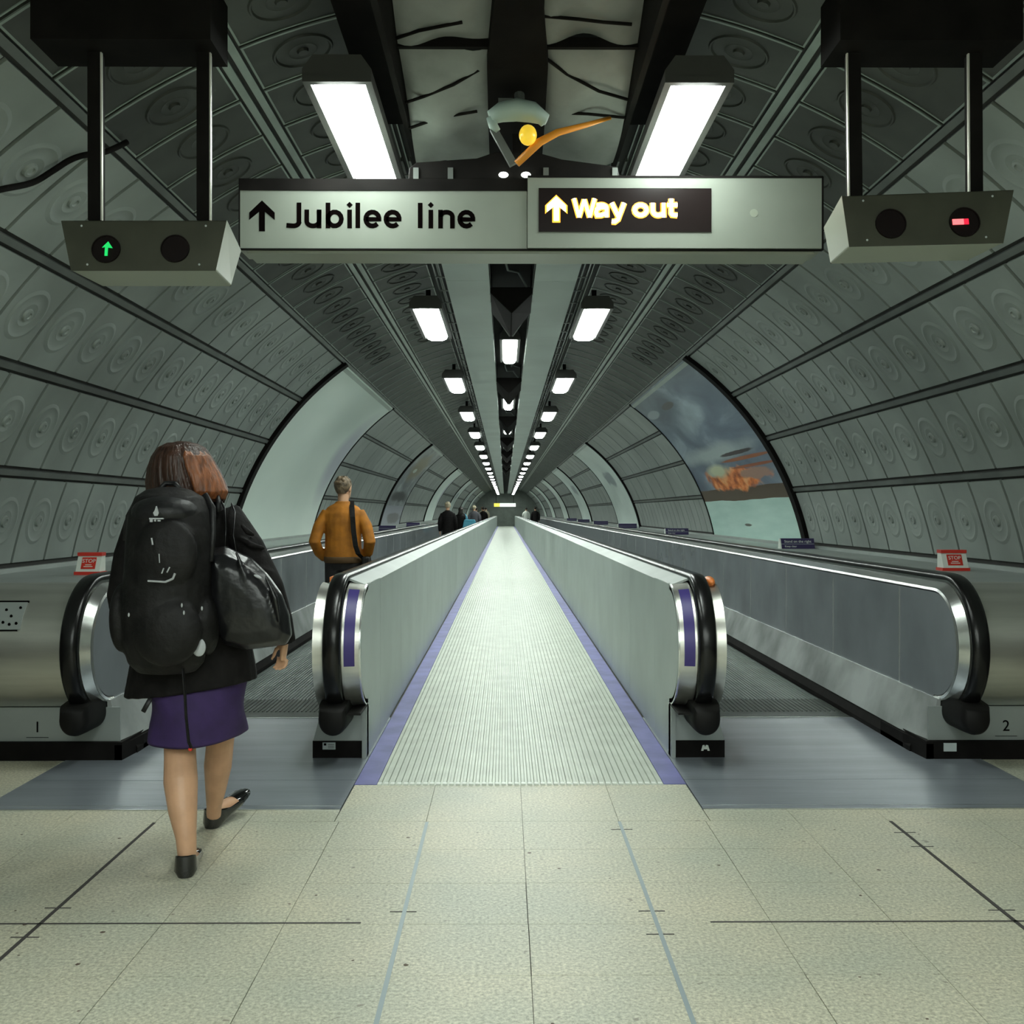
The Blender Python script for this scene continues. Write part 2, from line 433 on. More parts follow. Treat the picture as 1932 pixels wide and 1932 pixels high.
for pts in ([(752, 198), (800, 182), (855, 160), (903, 132)], [(742, 74), (790, 58), (840, 48), (872, 42)], [(1022, 104), (1070, 140), (1130, 172), (1185, 188)], [(1020, 30), (1090, 36), (1140, 42), (1192, 46)], [(772, 242), (830, 222), (900, 210)], [(1060, 213), (1110, 215), (1180, 222)]):
    mb = MB(); P4 = []
    for (px, py) in pts:
        Y_ = 4.6
        for _ in range(12):
            zt = zcan(Y_)-.012; Y_ = (zt-CZ)/((at(px, py, 1.0).z-CZ))
        P4.append((at(px, py, Y_).x, Y_, zt))
    mb.tube(P4, .007, 8); part(mb, 'canvas_seam_cord', M['black'], ceil)
# end walls
mb = MB(); mb.box((-3.6, YE, -.2), (3.6, YE+.2, 4.0)); o = mb.build('wall_far', M['farwall']); tag(o, kind='structure')
mb = MB(); mb.box((-3.6, YB-.2, -.2), (3.6, YB, 4.0)); o = mb.build('wall_back', M['panel']); tag(o, kind='structure')

# ------------------------------------------------------------------ floor
mb = MB()
mb.box((-3.5, YB, -.12), (3.5, YE, -.010), 1)
xs = [-3.5, -3.2, -2.8, -2.4, -2.0, -1.6, -1.2, -.8, -.42, 0, .42, .8, 1.2, 1.6, 2.0, 2.4, 2.8, 3.2, 3.5]
yrow = [4.47]
while yrow[-1] > YB+.5: yrow.append(yrow[-1]-.372)
yrow = yrow[::-1]
def slab(x0, x1, y0, y1, g=.0012): mb.box((x0+g, y0+g, -.012), (x1-g, y1-g, 0), 0)
for j in range(len(yrow)-1):
    for i in range(len(xs)-1):
        g = .0009 if (i*7+j*3) % 4 else .0018
        slab(xs[i], xs[i+1], yrow[j], yrow[j+1], g)
for i in range(len(xs)-1):
    x0, x1 = xs[i], xs[i+1]
    if x1 <= -.8: slab(x0, min(x1, -.8 if x1 < -.8 else -.822), 4.47, 4.64)
    if x0 >= .8: slab(max(x0, .822), x1, 4.47, 4.64)
slab(-.82, -.42, 4.47, 5.07); slab(-.42, 0, 4.47, 5.07, .0008); slab(0, .42, 4.47, 5.07, .0008); slab(.42, .82, 4.47, 5.07)
slab(-3.5, -2.46, 4.64, 5.9); slab(2.52, 3.5, 4.64, 5.9)
fl = mb.build('floor', [M['stone'], M['stripe']]); tag(fl, kind='structure')
# joint strips set in the floor
mb = MB()
for x in (-.416, .422): mb.box((x-.007, 1.0, -.004), (x+.007, 4.46, .0012))
part(mb, 'expansion_strip', M['stripm'], fl)
mb = MB()
for x in (-1.6, 1.607):
    mb.box((x-.007, 1.0, -.004), (x+.007, 4.46, .001))
mb.box((-3.4, 3.362, -.004), (-.55, 3.372, .001)); mb.box((.60, 3.362, -.004), (3.4, 3.372, .001))
for (x, y) in ((-1.6, 3.50), (-1.6, 3.26), (1.607, 3.46), (1.607, 4.3), (1.607, 4.12), (-.42, 3.46), (.42, 3.46), (.42, 3.27), (.42, 4.35)):
    mb.box((x-.045, y-.003, -.004), (x+.045, y+.003, .0011))
part(mb, 'dark_joint', M['stripe'], fl)
mb = MB()
for k in range(46):
    x = random.uniform(-2.2, 2.2); y = random.uniform(2.3, 4.4); r = random.uniform(.003, .009)
    mb.add([(x+r*math.cos(t*PI/4)*random.uniform(.7, 1.3), y+r*math.sin(t*PI/4)*random.uniform(.6, 1.2), .0009) for t in range(8)], [tuple(range(8))])
part(mb, 'dirt_spot', M['chewing'], fl)

# purple edge paint beside the ribbed centre strip
for n_, (a, b) in enumerate(((-.822, -.712), (.712, .822))):
    mb = MB(); mb.box((a, 5.07, -.004), (b, YE-1, .002)); o = mb.build('trim_%d' % (n_+1), M['purplefl']); tag(o, kind='structure')
# ribbed plate
rib = thing('ribbed_floor_plate', 'long pale ribbed metal floor strip between the two inner balustrades', 'floor plate', (0, 5.07, 0))
mb = MB(); nr = 44; x0, x1 = -.71, .71; w = (x1-x0)/nr
for k in range(nr):
    a = x0+k*w
    mb.prism([(a, -.004), (a+w*.16, .0065), (a+w*.60, .0065), (a+w*.76, -.004)], 'y', 5.085, YE-1)
part(mb, 'rib_field', M['tread'], rib)
mb = MB(); mb.box((x0, 5.07, -.008), (x1, YE-1, 0.0))
y = 5.7
part(mb, 'base_sheet', M['tread'], rib)
mb = MB()
for k in range(nr):
    a = x0+k*w; mb.box((a+w*.1, 5.055, -.006), (a+w*.75, 5.088, .0085))
part(mb, 'nosing', M['white'], rib)

# landing plates
for side, (a, b), lab in ((-1, (-2.46, -.824), 'grey brushed landing plate under the walking woman, before the left walkway'),
                          (1, (.824, 2.52), 'empty grey brushed landing plate before the right walkway')):
    t = thing('landing_plate', lab, 'floor plate', ((a+b)/2, 4.64, 0))
    mb = MB(); mb.box((a, 4.645, -.008), (b, 5.15, .003)); mb.box((a, 5.154, -.008), (b, 6.70, .003))
    part(mb, 'cover_plate', M['plate'], t)
    for (ya, yb, zb) in ((4.637, 4.646, .0045), (4.70, 4.704, .0042), (6.70, 6.71, .006)):
        mb = MB(); mb.box((a, ya, -.008), (b, yb, zb)); part(mb, 'edge_strip', M['chrome'], t)
for side, (a, b), lab in ((-1, (-2.13, -1.14), 'moving walkway belt on the left carrying the standing passengers'),
                          (1, (1.14, 2.195), 'moving walkway belt on the right without riders near its mouth')):
    t = thing('walkway_belt', lab, 'moving walkway', ((a+b)/2, 6.7, 0))
    mb = MB(); mb.box((a, 6.712, -.008), (b, 7.35, .004))
    for k in range(34):
        x = a+(b-a)*(k+.5)/34; mb.box((x-.004, 6.9, .004), (x+.004, 7.35, .009))
    part(mb, 'comb', M['comb'], t)
    mb = MB(); mb.box((a, 7.35, -.012), (b, YE-1.5, -.004))
    n = 40
    for k in range(n):
        x = a+(b-a)*(k+.5)/n; mb.box((x-.006, 7.35, -.006), (x+.006, YE-1.5, .002))
    part(mb, 'pallet_band', M['pallet'], t)

# ------------------------------------------------------------------ balustrades
YN, ZN, RN = 5.68, .62, .33
def arc(cy, cz, r, a0, a1, n):
    return [(cy-r*math.cos(a0+(a1-a0)*i/n), cz+r*math.sin(a0+(a1-a0)*i/n)) for i in range(n+1)]
def handrail(par, side, xc, w=.044, r=.372, zc=ZN):
    mb = MB(); path = []
    for i in range(29):
        a = -PI/2*.97+(PI/2*.97+PI/2)*i/28
        path.append((YN-r*math.cos(a), zc+r*math.sin(a), math.cos(a), math.sin(a)))
    path += [(7.5, zc+r, 0, 1), (12, zc+r, 0, 1), (YE-1.2, zc+r, 0, 1)]
    prof = [(-w*.72, -.020), (-w, -.014), (-w*1.05, 0), (-w*.85, .013), (-w*.4, .019), (w*.4, .019), (w*.85, .013), (w*1.05, 0), (w, -.014), (w*.72, -.020)]
    rs = []
    for (y, z, ny, nz) in path:
        # outward normal in the YZ plane is (-cos, sin)
        rs.append([(side*xc+p, y-ny*q, z+nz*q) for p, q in prof])
    mb.rings(rs); return part(mb, 'handrail', M['rubber'], par, True, 50)
def guide(par, side, xc, w=.030, r=.345):
    mb = MB(); rs = []
    pts = []
    for i in range(29):
        a = -PI/2*.9+(PI/2*.9+PI/2)*i/28
        pts.append((YN-r*math.cos(a), ZN+r*math.sin(a), -math.cos(a), math.sin(a)))
    pts += [(7.5, ZN+r, 0, 1), (YE-1.2, ZN+r, 0, 1)]
    for (y, z, ny, nz) in pts:
        rs.append([(side*xc+p, y+ny*q, z+nz*q) for p, q in ((-w, -.02), (-w, .012), (w, .012), (w, -.02))])
    mb.rings(rs); return part(mb, 'handrail_guide', M['chrome'], par, True, 40)
def boot(par, side, x0, x1):
    mb = MB(); xc = side*(x0+x1)/2; hw = abs(x1-x0)/2*.92; rs = []
    for (y, f_, zt) in ((5.335, .70, .30), (5.35, .88, .325), (5.38, .97, .335), (5.46, 1, .345), (5.62, 1, .345)):
        ring = []
        for i in range(15):
            a = PI+PI*i/14; ring.append((xc+hw*f_*math.cos(a), y, .26+.088*f_*math.sin(a)))
        ring += [(xc+hw*f_*.95, y, zt), (xc-hw*f_*.95, y, zt)]
        rs.append(ring)
    mb.rings(rs); return part(mb, 'handrail_boot', M['boot'], par, True, 50)

def inner_bal(side, lab):
    t = thing('walkway_balustrade', lab, 'balustrade', (side*.98, 5.6, 0))
    S = lambda x: side*x
    # core
    mb = MB(); mb.prism([(S(.85), .0), (S(.85), .93), (S(.94), .958), (S(1.02), .958), (S(1.06), .93), (S(1.06), .0)], 'y', YN, YE-1.3)
    part(mb, 'core', M['black'], t)
    # walkway side panels, one sheet every 1.25 m
    mb = MB(); y = YN-.0; first = True
    while y < YE-1.5:
        y1 = y+1.25
        if first:
            poly = arc(YN, ZN, RN-.0, -PI/2, PI/2, 20)
            poly = [(YN+.55, ZN-RN)] + poly[::1] + [(YN+.55, ZN+RN)]
            mb.prism(poly, 'x', S(.835), S(.85)); mb.box((S(.835), 5.64, .0), (S(.85), YN+.55, ZN-RN)); y = YN+.553; first = False; continue
        mb.box((S(.835), y, .0), (S(.85), y1-.004, .946)); y = y1
    part(mb, 'side_panel', M['side'], t)
    # outer side panels
    mb = MB(); y = YN
    while y < YE-1.5: mb.box((S(1.06), y, .28), (S(1.075), y+1.246, .94)); y += 1.25
    mb.prism([(S(1.06), .28), (S(1.075), .30), (S(1.135), .05), (S(1.13), 0), (S(1.06), 0)], 'y', 5.68, YE-1.3)
    part(mb, 'outer_side_panel', M['brushed2'], t)
    # sloping deck
    mb = MB(); mb.prism([(S(.835), .946), (S(.936), .984), (S(.936), .972), (S(.845), .936)], 'y', YN-.02, YE-1.3)
    mb.prism([(S(1.075), .946), (S(1.022), .975), (S(1.022), .963), (S(1.065), .936)], 'y', YN-.02, YE-1.3)
    part(mb, 'deck', M['brushed2'], t)
    # newel shell
    mb = MB(); n = 30; a = [(-PI/2+PI*i/n) for i in range(n+1)]
    for (xa, xb) in ((.835, .930), (1.026, 1.082)):
        rs = [[(S(xa), YN-RN*math.cos(q), ZN+RN*math.sin(q)), (S(xb), YN-(RN+.012)*math.cos(q), ZN+(RN+.012)*math.sin(q)), (S(xb), YN-(RN-.03)*math.cos(q), ZN+(RN-.03)*math.sin(q)), (S(xa), YN-(RN-.03)*math.cos(q), ZN+(RN-.03)*math.sin(q))] for q in a]
        mb.rings(rs)
    poly = arc(YN, ZN, RN-.02, -PI/2, PI/2, 24); mb.prism(poly, 'x', S(.93), S(1.03))
    part(mb, 'newel_shell', M['brushed'], t, True, 35)
    mb = MB()
    rs = [[(S(x), YN-r*math.cos(q), ZN+r*math.sin(q)) for x, r in ((.832, RN-.006), (.832, RN+.004), (.84, RN+.006), (.84, RN-.006))] for q in a]
    mb.rings(rs); part(mb, 'edge_trim', M['chrome'], t, True, 40)
    mb = MB(); q0, q1 = R_(-13), R_(66); rs = []
    for i in range(15):
        q = q0+(q1-q0)*i/14; r0 = RN+.0085; r1 = RN+.0135
        rs.append([(S(.862), YN-(r0-.003)*math.cos(q), ZN+(r0-.003)*math.sin(q)), (S(.862), YN-(r0)*math.cos(q), ZN+(r0)*math.sin(q)), (S(.918), YN-r1*math.cos(q), ZN+r1*math.sin(q)), (S(.918), YN-(r0-.003)*math.cos(q), ZN+(r0-.003)*math.sin(q))])
    mb.rings(rs); part(mb, 'purple_strip', M['purple'], t, True, 40, label='dark purple warning strip')
    guide(t, side, .978); handrail(t, side, .978); boot(t, side, .895, 1.065)
    mb = MB(); mb.box((S(.832), 5.36, .286), (S(.90), 5.66, .298)); o = part(mb, 'boot_lip', M['boot'], t)
    # base
    mb = MB(); mb.prism([(S(.855), .096), (S(1.128), .096), (S(1.075), .29), (S(.855), .29)], 'y', 5.62, 5.75)
    part(mb, 'base_cover', M['brushed2'], t)
    mb = MB(); mb.box((S(.835), 5.60, .0), (S(.858), 5.70, .29)); part(mb, 'corner_plate', M['brushed2'], t)
    mb = MB(); mb.box((S(.857), 5.615, 0), (S(1.130), 5.75, .096)); part(mb, 'kick_plate', M['black'], t)
    return t
bl = inner_bal(-1, 'inner balustrade left of the ribbed strip, grey sticker on its kick plate')
br = inner_bal(1, 'inner balustrade right of the ribbed strip, painted orange glow beside its handrail')
mb = MB(); mb.box((-1.075, 5.612, .050), (-1.005, 5.616, .088)); part(mb, 'sticker', M['sticker'], bl, label='small grey sticker')
mb = MB(); mb.box((-1.068, 5.610, .072), (-1.055, 5.613, .084))
for k in range(3): mb.box((-1.045, 5.610, .058+k*.009), (-1.012, 5.613, .060+k*.009))
part(mb, 'sticker_print', M['ink'], bl)
mb = MB()   # small pale emblem on the right kick plate
mb.prism([(1.000, .040), (1.008, .070), (1.018, .072), (1.022, .058), (1.026, .072), (1.038, .070), (1.047, .040), (1.035, .040), (1.033, .048), (1.014, .048), (1.012, .040)], 'y', 5.611, 5.616)
part(mb, 'emblem', M['white'], br)
mb = MB(); mb.ell((1.052, 5.66, .965), (.028, .10, .030), 16, 10); part(mb, 'orange_glow', M['orange'], br, True, label='orange light on the rim, put in as colour')  # orange light at the newel top, put in as a coloured solid
mb = MB(); mb.box((-1.060, 5.75, .955), (-1.030, 6.35, .985)); part(mb, 'orange_glow_strip', M['orange'], bl, label='orange light along the deck, put in as colour')  # orange light beside the rail, put in as a coloured strip

def outer_bal(side, off, lab, num):
    t = thing('outer_balustrade', lab, 'balustrade', (side*(2.6+off), 5.6, 0))
    S = lambda x: side*(x+off)
    XW = 3.34-off
    # black foot and skirt
    mb = MB(); mb.box((S(2.21), 5.57, 0), (S(XW), 5.9, .10)); mb.prism([(S(2.19), 0), (S(2.19), .03), (S(2.215), .085), (S(2.25), .085), (S(2.25), 0)], 'y', 5.75, YE-1.3)
    mb.prism([(S(2.21), 5.57), (S(2.25), 5.57), (S(2.25), 6.2), (S(2.19), 6.2), (S(2.19), 5.85)], 'z', 0, .085)
    part(mb, 'kick_plate', M['black'], t)
    mb = MB(); rs = []
    for y, dx in ((5.60, .03), (5.75, .012), (5.95, .0), (6.3, 0), (9, 0), (20, 0), (YE-1.3, 0)):
        rs.append([(S(2.205+dx), max(y, 5.612), .090), (S(2.288), max(y, 5.612), .322), (S(2.305), max(y, 5.612), .322), (S(2.305), max(y, 5.612), .09)])
    mb.rings(rs); part(mb, 'skirt_panel', M['skirt'], t, True, 30)
    # front base
    mb = MB(); mb.box((S(2.232), 5.60, .10), (S(XW), 5.611, .285)); mb.box((S(2.31), 5.611, .10), (S(XW), 5.75, .285)); part(mb, 'base_cover', M['brushed2'], t)
    # side panels
    mb = MB(); poly = arc(YN, ZN, RN-.03, -PI/2, PI/2, 24); poly = [(YN+.5, ZN-RN+.03)]+poly+[(YN+.5, ZN+RN-.03)]
    mb.prism(poly, 'x', S(2.298), S(2.31)); y = YN+.503; ws = [.8, 1.3]
    k = 0
    while y < YE-1.5:
        w_ = 1.25; mb.box((S(2.298), y, ZN-RN+.03), (S(2.31), y+w_-.005, ZN+RN-.03)); y += w_; k += 1
    part(mb, 'side_panel', M['sideout'], t)
    y = YN+.5
    while y < 26: mb = MB(); mb.box((S(2.2955), y-.0015, ZN-RN+.03), (S(2.299), y+.0045, ZN+RN-.03)); y += 1.25; part(mb, 'seam_bead', M['chrome'], t)
    # rim
    mb = MB(); n = 30
    for (xa, ra, xb, rb) in ((2.292, RN-.035, 2.298, RN-.022), (2.300, RN-.022, 2.345, RN+.010)):
        rs = []
        for i in range(n+1):
            q = -PI/2+PI*i/n
            rs.append([(S(xa), YN-ra*math.cos(q), ZN+ra*math.sin(q)), (S(xb), YN-rb*math.cos(q), ZN+rb*math.sin(q)), (S(xb), YN-(ra-.01)*math.cos(q), ZN+(ra-.01)*math.sin(q)), (S(xa+.01), YN-(ra-.01)*math.cos(q), ZN+(ra-.01)*math.sin(q))])
        rs.append([(x, YE-1.3, z) for (x, y, z) in rs[-1]])
        mb.rings(rs)
    part(mb, 'rim', M['chrome'], t, True, 40)
    # end shell reaching to the wall, and the deck behind it
    mb = MB(); rs = []
    for i in range(41):
        q = -PI/2+PI*i/40; rs.append([(S(2.44), YN-(RN+.01)*math.cos(q), ZN+(RN+.01)*math.sin(q)), (S(XW), YN-(RN+.01)*math.cos(q), ZN+(RN+.01)*math.sin(q)), (S(XW), YN-(RN-.02)*math.cos(q), ZN+(RN-.02)*math.sin(q)), (S(2.44), YN-(RN-.02)*math.cos(q), ZN+(RN-.02)*math.sin(q))])
    mb.rings(rs)
    mb.prism(arc(YN, ZN, RN-.015, -PI/2, PI/2, 24), 'x', S(2.345), S(2.46))
    part(mb, 'end_shell', M['brushed'], t, True, 35)
    mb = MB(); mb.box((S(2.455), YN, .93), (S(2.70), YE-1.3, .958)); mb.box((S(2.705), YN, .925), (S(XW), YE-1.3, .955)); mb.box((S(2.345), YN, .90), (S(2.455), YE-1.3, .935))
    mb.box((S(XW-.06), 5.70, .955), (S(XW), YE-1.3, .985))
    part(mb, 'deck', M['brushed2'], t)
    guide(t, side, 2.39+off); handrail(t, side, 2.39+off); boot(t, side, 2.30+off, 2.47+off)
    tx = side*(2.66+off) if side > 0 else -2.625
    text(num, .085, (tx, 5.598, .175), FRONT, M['ink'], t, 'number', align='CENTER')
    mb = MB(); mb.box((tx-.06, 5.596, .120), (tx+.06, 5.600, .122)); part(mb, 'number_line', M['ink'], t)
    return t
ol = outer_bal(-1, -.055, 'wide outer balustrade at the left wall with a dotted intercom plate on its round end', '1')
orr = outer_bal(1, .012, 'wide outer balustrade at the right wall with the number 2 on its foot', '2')
mb = MB(); mb.box((2.315, 5.565, .045), (2.385, 5.569, .090)); part(mb, 'sticker', M['sticker'], orr)
# intercom plate on left shell
mb = MB()
def shellp(x, z, e=0.0):
    q = math.asin(max(-1, min(1, (z-ZN)/(RN+.01)))); return (x, YN-(RN+.01+e)*math.cos(q), ZN+(RN+.01+e)*math.sin(q))
rs = []
for i in range(7):
    z = .735+.135*i/6; rs.append([shellp(-2.83, z, .001), shellp(-2.83, z, .006), shellp(-2.605, z, .006), shellp(-2.605, z, .001)])
mb.rings(rs); part(mb, 'intercom_plate', M['brushed2'], ol, label='rectangular plate with round holes')
mb = MB()
for (za, zb, xa, xb) in ((.868, .874, -2.84, -2.60), (.728, .734, -2.84, -2.62)):
    mb.rings([[shellp(xa, z, .001), shellp(xa, z, .008), shellp(xb, z, .008), shellp(xb, z, .001)] for z in (za, zb)])
for (x, z) in ((-2.70, .83), (-2.665, .80), (-2.70, .77), (-2.665, .76), (-2.74, .82), (-2.63, .84), (-2.63, .765), (-2.74, .77)):
    p = shellp(x, z, .007); mb.ell(p, (.008, .004, .009), 10, 6)
part(mb, 'hole', M['ink'], ol)

# stop button boxes
def stopbox(lab, x, y, z, w=.175):
    t = thing('emergency_stop_box', lab, 'emergency stop', (x, y, z))
    h = .135
    # wedge leaning back; front face carries the text
    def sl(a, b, o=0.0):   # a,b heights on sloping front
        return y+a*.35+o
    mb = MB(); rs = []
    mb.prism([(y, z), (y+.10, z), (y+.10, z+h*.9), (y+.045, z+h*.9), (y, z+.022)], 'x', x-w/2+.008, x+w/2-.008); part(mb, 'housing', M['white'], t)
    mb = MB(); mb.box((x-w/2, y-.006, z), (x+w/2, y+.104, z+.020)); part(mb, 'red_band', M['redplastic'], t)
    mb = MB(); mb.box((x-w/2+.006, y+.035, z+h*.9-.004), (x+w/2-.006, y+.104, z+h+.004)); part(mb, 'red_band', M['redplastic'], t)
    # panel on the slope
    mb = MB()
    a = Vector((0, .045, h*.9-.022)).normalized(); n = Vector((0, -a.z, a.y))
    o0 = Vector((x, y, z+.022))
    L_ = Vector((0, .045, h*.9-.022)).length
    def Q(u, v, e): return o0+Vector((u, 0, 0))+a*v+n*e
    q = [(-w*.27, L_*.14), (w*.27, L_*.14), (w*.27, L_*.86), (-w*.27, L_*.86)]
    mb.rings([[Q(u, v, -.002) for u, v in q], [Q(u, v, .003) for u, v in q]]); part(mb, 'red_panel', M['redplastic'], t)
    rot = Matrix((Vector((1, 0, 0)), a, n)).transposed()
    text('STOP', .035, Q(0, L_*.62, .004), rot, M['white'], t, 'lettering')
    mb = MB()
    for k in range(2):
        vv = L_*(.26+.11*k); ww = w*(.17 if k == 0 else .12)
        mb.rings([[Q(u, v, .003) for u, v in ((-ww, vv), (ww, vv), (ww, vv+.005), (-ww, vv+.005))], [Q(u, v, .004) for u, v in ((-ww, vv), (ww, vv), (ww, vv+.005), (-ww, vv+.005))]])
    part(mb, 'small_print', M['white'], t)
stopbox('red and white STOP button box on the deck above the intercom plate', -2.70, 6.45, .955, .165)
stopbox('red and white STOP button box on the deck above the number 2 foot', 2.95, 6.85, .955, .185)

# purple wedge signs on the decks
def infosign(lab, x, y, w, words, group=None, side=1):
    t = thing('deck_sign', lab, 'sign', (x, y, .955), group)
    mb = MB(); mb.prism([(y, .955), (y+.10, .955), (y+.07, .955+.11), (y+.045, .955+.11)], 'x', x-w/2, x+w/2); part(mb, 'wedge', M['infopurple'], t)
    mb = MB(); mb.prism([(y-.01, .955), (y+.11, .955), (y+.075, .955+.105), (y+.04, .955+.105)], 'x', x-side*(w/2+.012), x-side*w/2); part(mb, 'end_cap', M['white'], t)
    a = Vector((0, .045, .11)).normalized(); n = Vector((0, -a.z, a.y)); rot = Matrix((Vector((1, 0, 0)), a, n)).transposed()
    mb = MB(); c = Vector((0, y, .955))+a*.052
    mb.rings([[Vector((x+s*w*.49, 0, 0))+c+a*dv+n*e for s, dv in ((-1, 0), (1, 0), (1, .004), (-1, .004))] for e in (0, .002)]); part(mb, 'line', M['sticker'], t)
    if words:
        text(words[0], .040, Vector((x-w*.40, y, .955))+a*.082+n*.002, rot, M['white'], t, 'lettering', align='LEFT')
        text(words[1], .030, Vector((x-w*.40, y, .955))+a*.026+n*.002, rot, M['white'], t, 'lettering', align='LEFT')
infosign('largest dark purple sign on the right deck below the painted poster', 3.08, 11.0, .36, ('Stand on the right', 'Keep clear'))
infosign('second purple sign along the right deck, just past the poster', 2.92, 17.8, .40, ('Stand on the right', 'Keep clear'))
for k, y in enumerate((25, 32, 39, 46)):
    infosign('tiny distant purple sign far along the right deck', 2.92, y, .45, None, 'distant purple signs on the right deck')
infosign('dark purple sign on the left deck below the mottled poster', -2.55, 21.5, .36, None, side=-1)
infosign('smaller dark sign on the left deck just before the far riders', -2.55, 27.5, .36, None, side=-1)

# ------------------------------------------------------------------ posters
def pmat(kind):
    m = bpy.data.materials.new('poster_'+kind); m.use_nodes = True
    nt = m.node_tree; N = nt.nodes; L = nt.links; b = N['Principled BSDF']; b.inputs['Roughness'].default_value = .35
    uv = N.new('ShaderNodeUVMap'); sp = N.new('ShaderNodeSeparateXYZ'); L.new(uv.outputs[0], sp.inputs[0])
    U, V = sp.outputs[0], sp.outputs[1]
    def math_(op, a, b_, c_=None):
        n = N.new('ShaderNodeMath'); n.operation = op
        for i, q in enumerate((a, b_, c_)):
            if q is None: continue
            if isinstance(q, (int, float)): n.inputs[i].default_value = q
            else: L.new(q, n.inputs[i])
        return n.outputs[0]
    def noise(sc, det=4, sx=1, sy=1, dist=0):
        mp = N.new('ShaderNodeMapping'); mp.inputs['Scale'].default_value = (sx, sy, 1); L.new(uv.outputs[0], mp.inputs[0])
        n = N.new('ShaderNodeTexNoise'); n.inputs['Scale'].default_value = sc; n.inputs['Detail'].default_value = det; n.inputs['Distortion'].default_value = dist
        L.new(mp.outputs[0], n.inputs['Vector']); return n.outputs['Fac']
    def ramp(fac, stops):
        r = N.new('ShaderNodeValToRGB'); L.new(fac, r.inputs[0]); e = r.color_ramp.elements
        while len(e) < len(stops): e.new(.5)
        for i, (p, c) in enumerate(stops): e[i].position = p; e[i].color = (*c, 1)
        return r.outputs[0]
    def mix(f, a, b_):
        n = N.new('ShaderNodeMixRGB')
        if isinstance(f, (int, float)): n.inputs[0].default_value = f
        else: L.new(f, n.inputs[0])
        for i, q in ((1, a), (2, b_)):
            if isinstance(q, tuple): n.inputs[i].default_value = (*q, 1)
            else: L.new(q, n.inputs[i])
        return n.outputs[0]
    def blob(u0, v0, su, sv, wob=.25, sc=7, r0=1.0, soft=.12):
        a = math_('MULTIPLY', math_('SUBTRACT', U, u0), 1/su); c = math_('MULTIPLY', math_('SUBTRACT', V, v0), 1/sv)
        r2 = math_('SQRT', math_('ADD', math_('MULTIPLY', a, a), math_('MULTIPLY', c, c)), 0)
        r2 = math_('ADD', r2, math_('MULTIPLY', math_('SUBTRACT', noise(sc, 5), .5), wob*4))
        n = N.new('ShaderNodeMapRange'); L.new(r2, n.inputs[0]); n.inputs[1].default_value = r0-soft; n.inputs[2].default_value = r0+soft; n.inputs[3].default_value = 1; n.inputs[4].default_value = 0
        return n.outputs[0]
    if kind == 'pale':
        c = ramp(noise(1.6, 3), [(.3, (.62, .73, .67)), (.7, (.76, .86, .79))])
        c = mix(blob(.92, .55, .13, .35, .02, 2, .8, .35), c, (.45, .48, .53))
    elif kind == 'painted':   # abstract stormy picture: cloud, rust-coloured cluster, brown band, pale water
        sky = ramp(noise(3.2, 6, 1, 1.3, .8), [(.30, (.085, .115, .165)), (.52, (.17, .22, .29)), (.72, (.42, .52, .57))])
        sky = mix(blob(.55, .50, .40, .045, .25, 6, 1, .5), sky, (.42, .50, .50))
        sea = ramp(noise(5, 4, 1, 4), [(.3, (.44, .66, .60)), (.7, (.56, .78, .71))])
        vv = math_('ADD', V, math_('MULTIPLY', math_('SUBTRACT', noise(3, 2, 1, .2), .5), .03))
        isky = math_('GREATER_THAN', vv, .245); c = mix(isky, sea, sky)
        band = math_('MULTIPLY', math_('GREATER_THAN', vv, .215), math_('LESS_THAN', vv, .285)); c = mix(band, c, (.085, .055, .03))
        rust = ramp(noise(16, 6, 1, 1), [(.35, (.34, .07, .015)), (.50, (.80, .22, .04)), (.66, (.95, .48, .20))])
        c = mix(blob(.50, .335, .36, .062, .55, 7), c, rust)
        c = mix(blob(.25, .44, .26, .010, .10, 6), c, (.36, .12, .05)); c = mix(blob(.20, .395, .22, .008, .1, 6), c, (.34, .10, .04))
        c = mix(blob(.62, .395, .12, .035, .25, 9, 1, .4), c, (.62, .66, .45)); c = mix(blob(.22, .355, .16, .03, .3, 12), c, (.40, .24, .18))
        c = mix(blob(.30, .475, .16, .012, .25, 10), c, (.06, .045, .045)); c = mix(blob(.60, .86, .09, .022, .05, 6), c, (.07, .06, .06)); c = mix(blob(.88, .86, .10, .03, .05, 6), c, (.35, .42, .45))
        c = mix(blob(.50, .075, .045, .008, .25, 22), c, (.05, .06, .04))
    elif kind == 'mottled':
        c = ramp(noise(5, 6, 1, 1.5, .6), [(.35, (.12, .13, .14)), (.55, (.22, .25, .25)), (.7, (.36, .42, .40))])
        c = mix(blob(.5, .72, .28, .17, .35, 6, 1, .3), c, (.20, .17, .085)); c = mix(blob(.45, .66, .08, .03, .2, 9), c, (.5, .58, .5))
        c = mix(blob(.5, .33, .4, .06, .4, 5, 1, .2), c, (.05, .05, .05)); c = mix(math_('LESS_THAN', V, .22), c, (.24, .26, .30)); c = mix(blob(.6, .08, .35, .06, .4, 6), c, (.10, .10, .10))
    else:                     # pale with a faint grey drawing
        c = ramp(noise(2.5, 4), [(.3, (.48, .57, .53)), (.7, (.64, .74, .69))])
        c = mix(blob(.45, .55, .22, .10, .5, 7, .9, .2), c, (.24, .29, .30))
    L.new(c, b.inputs['Base Color'])
    return m
PM = {k: pmat(k) for k in ('pale', 'painted', 'mottled', 'drawn')}
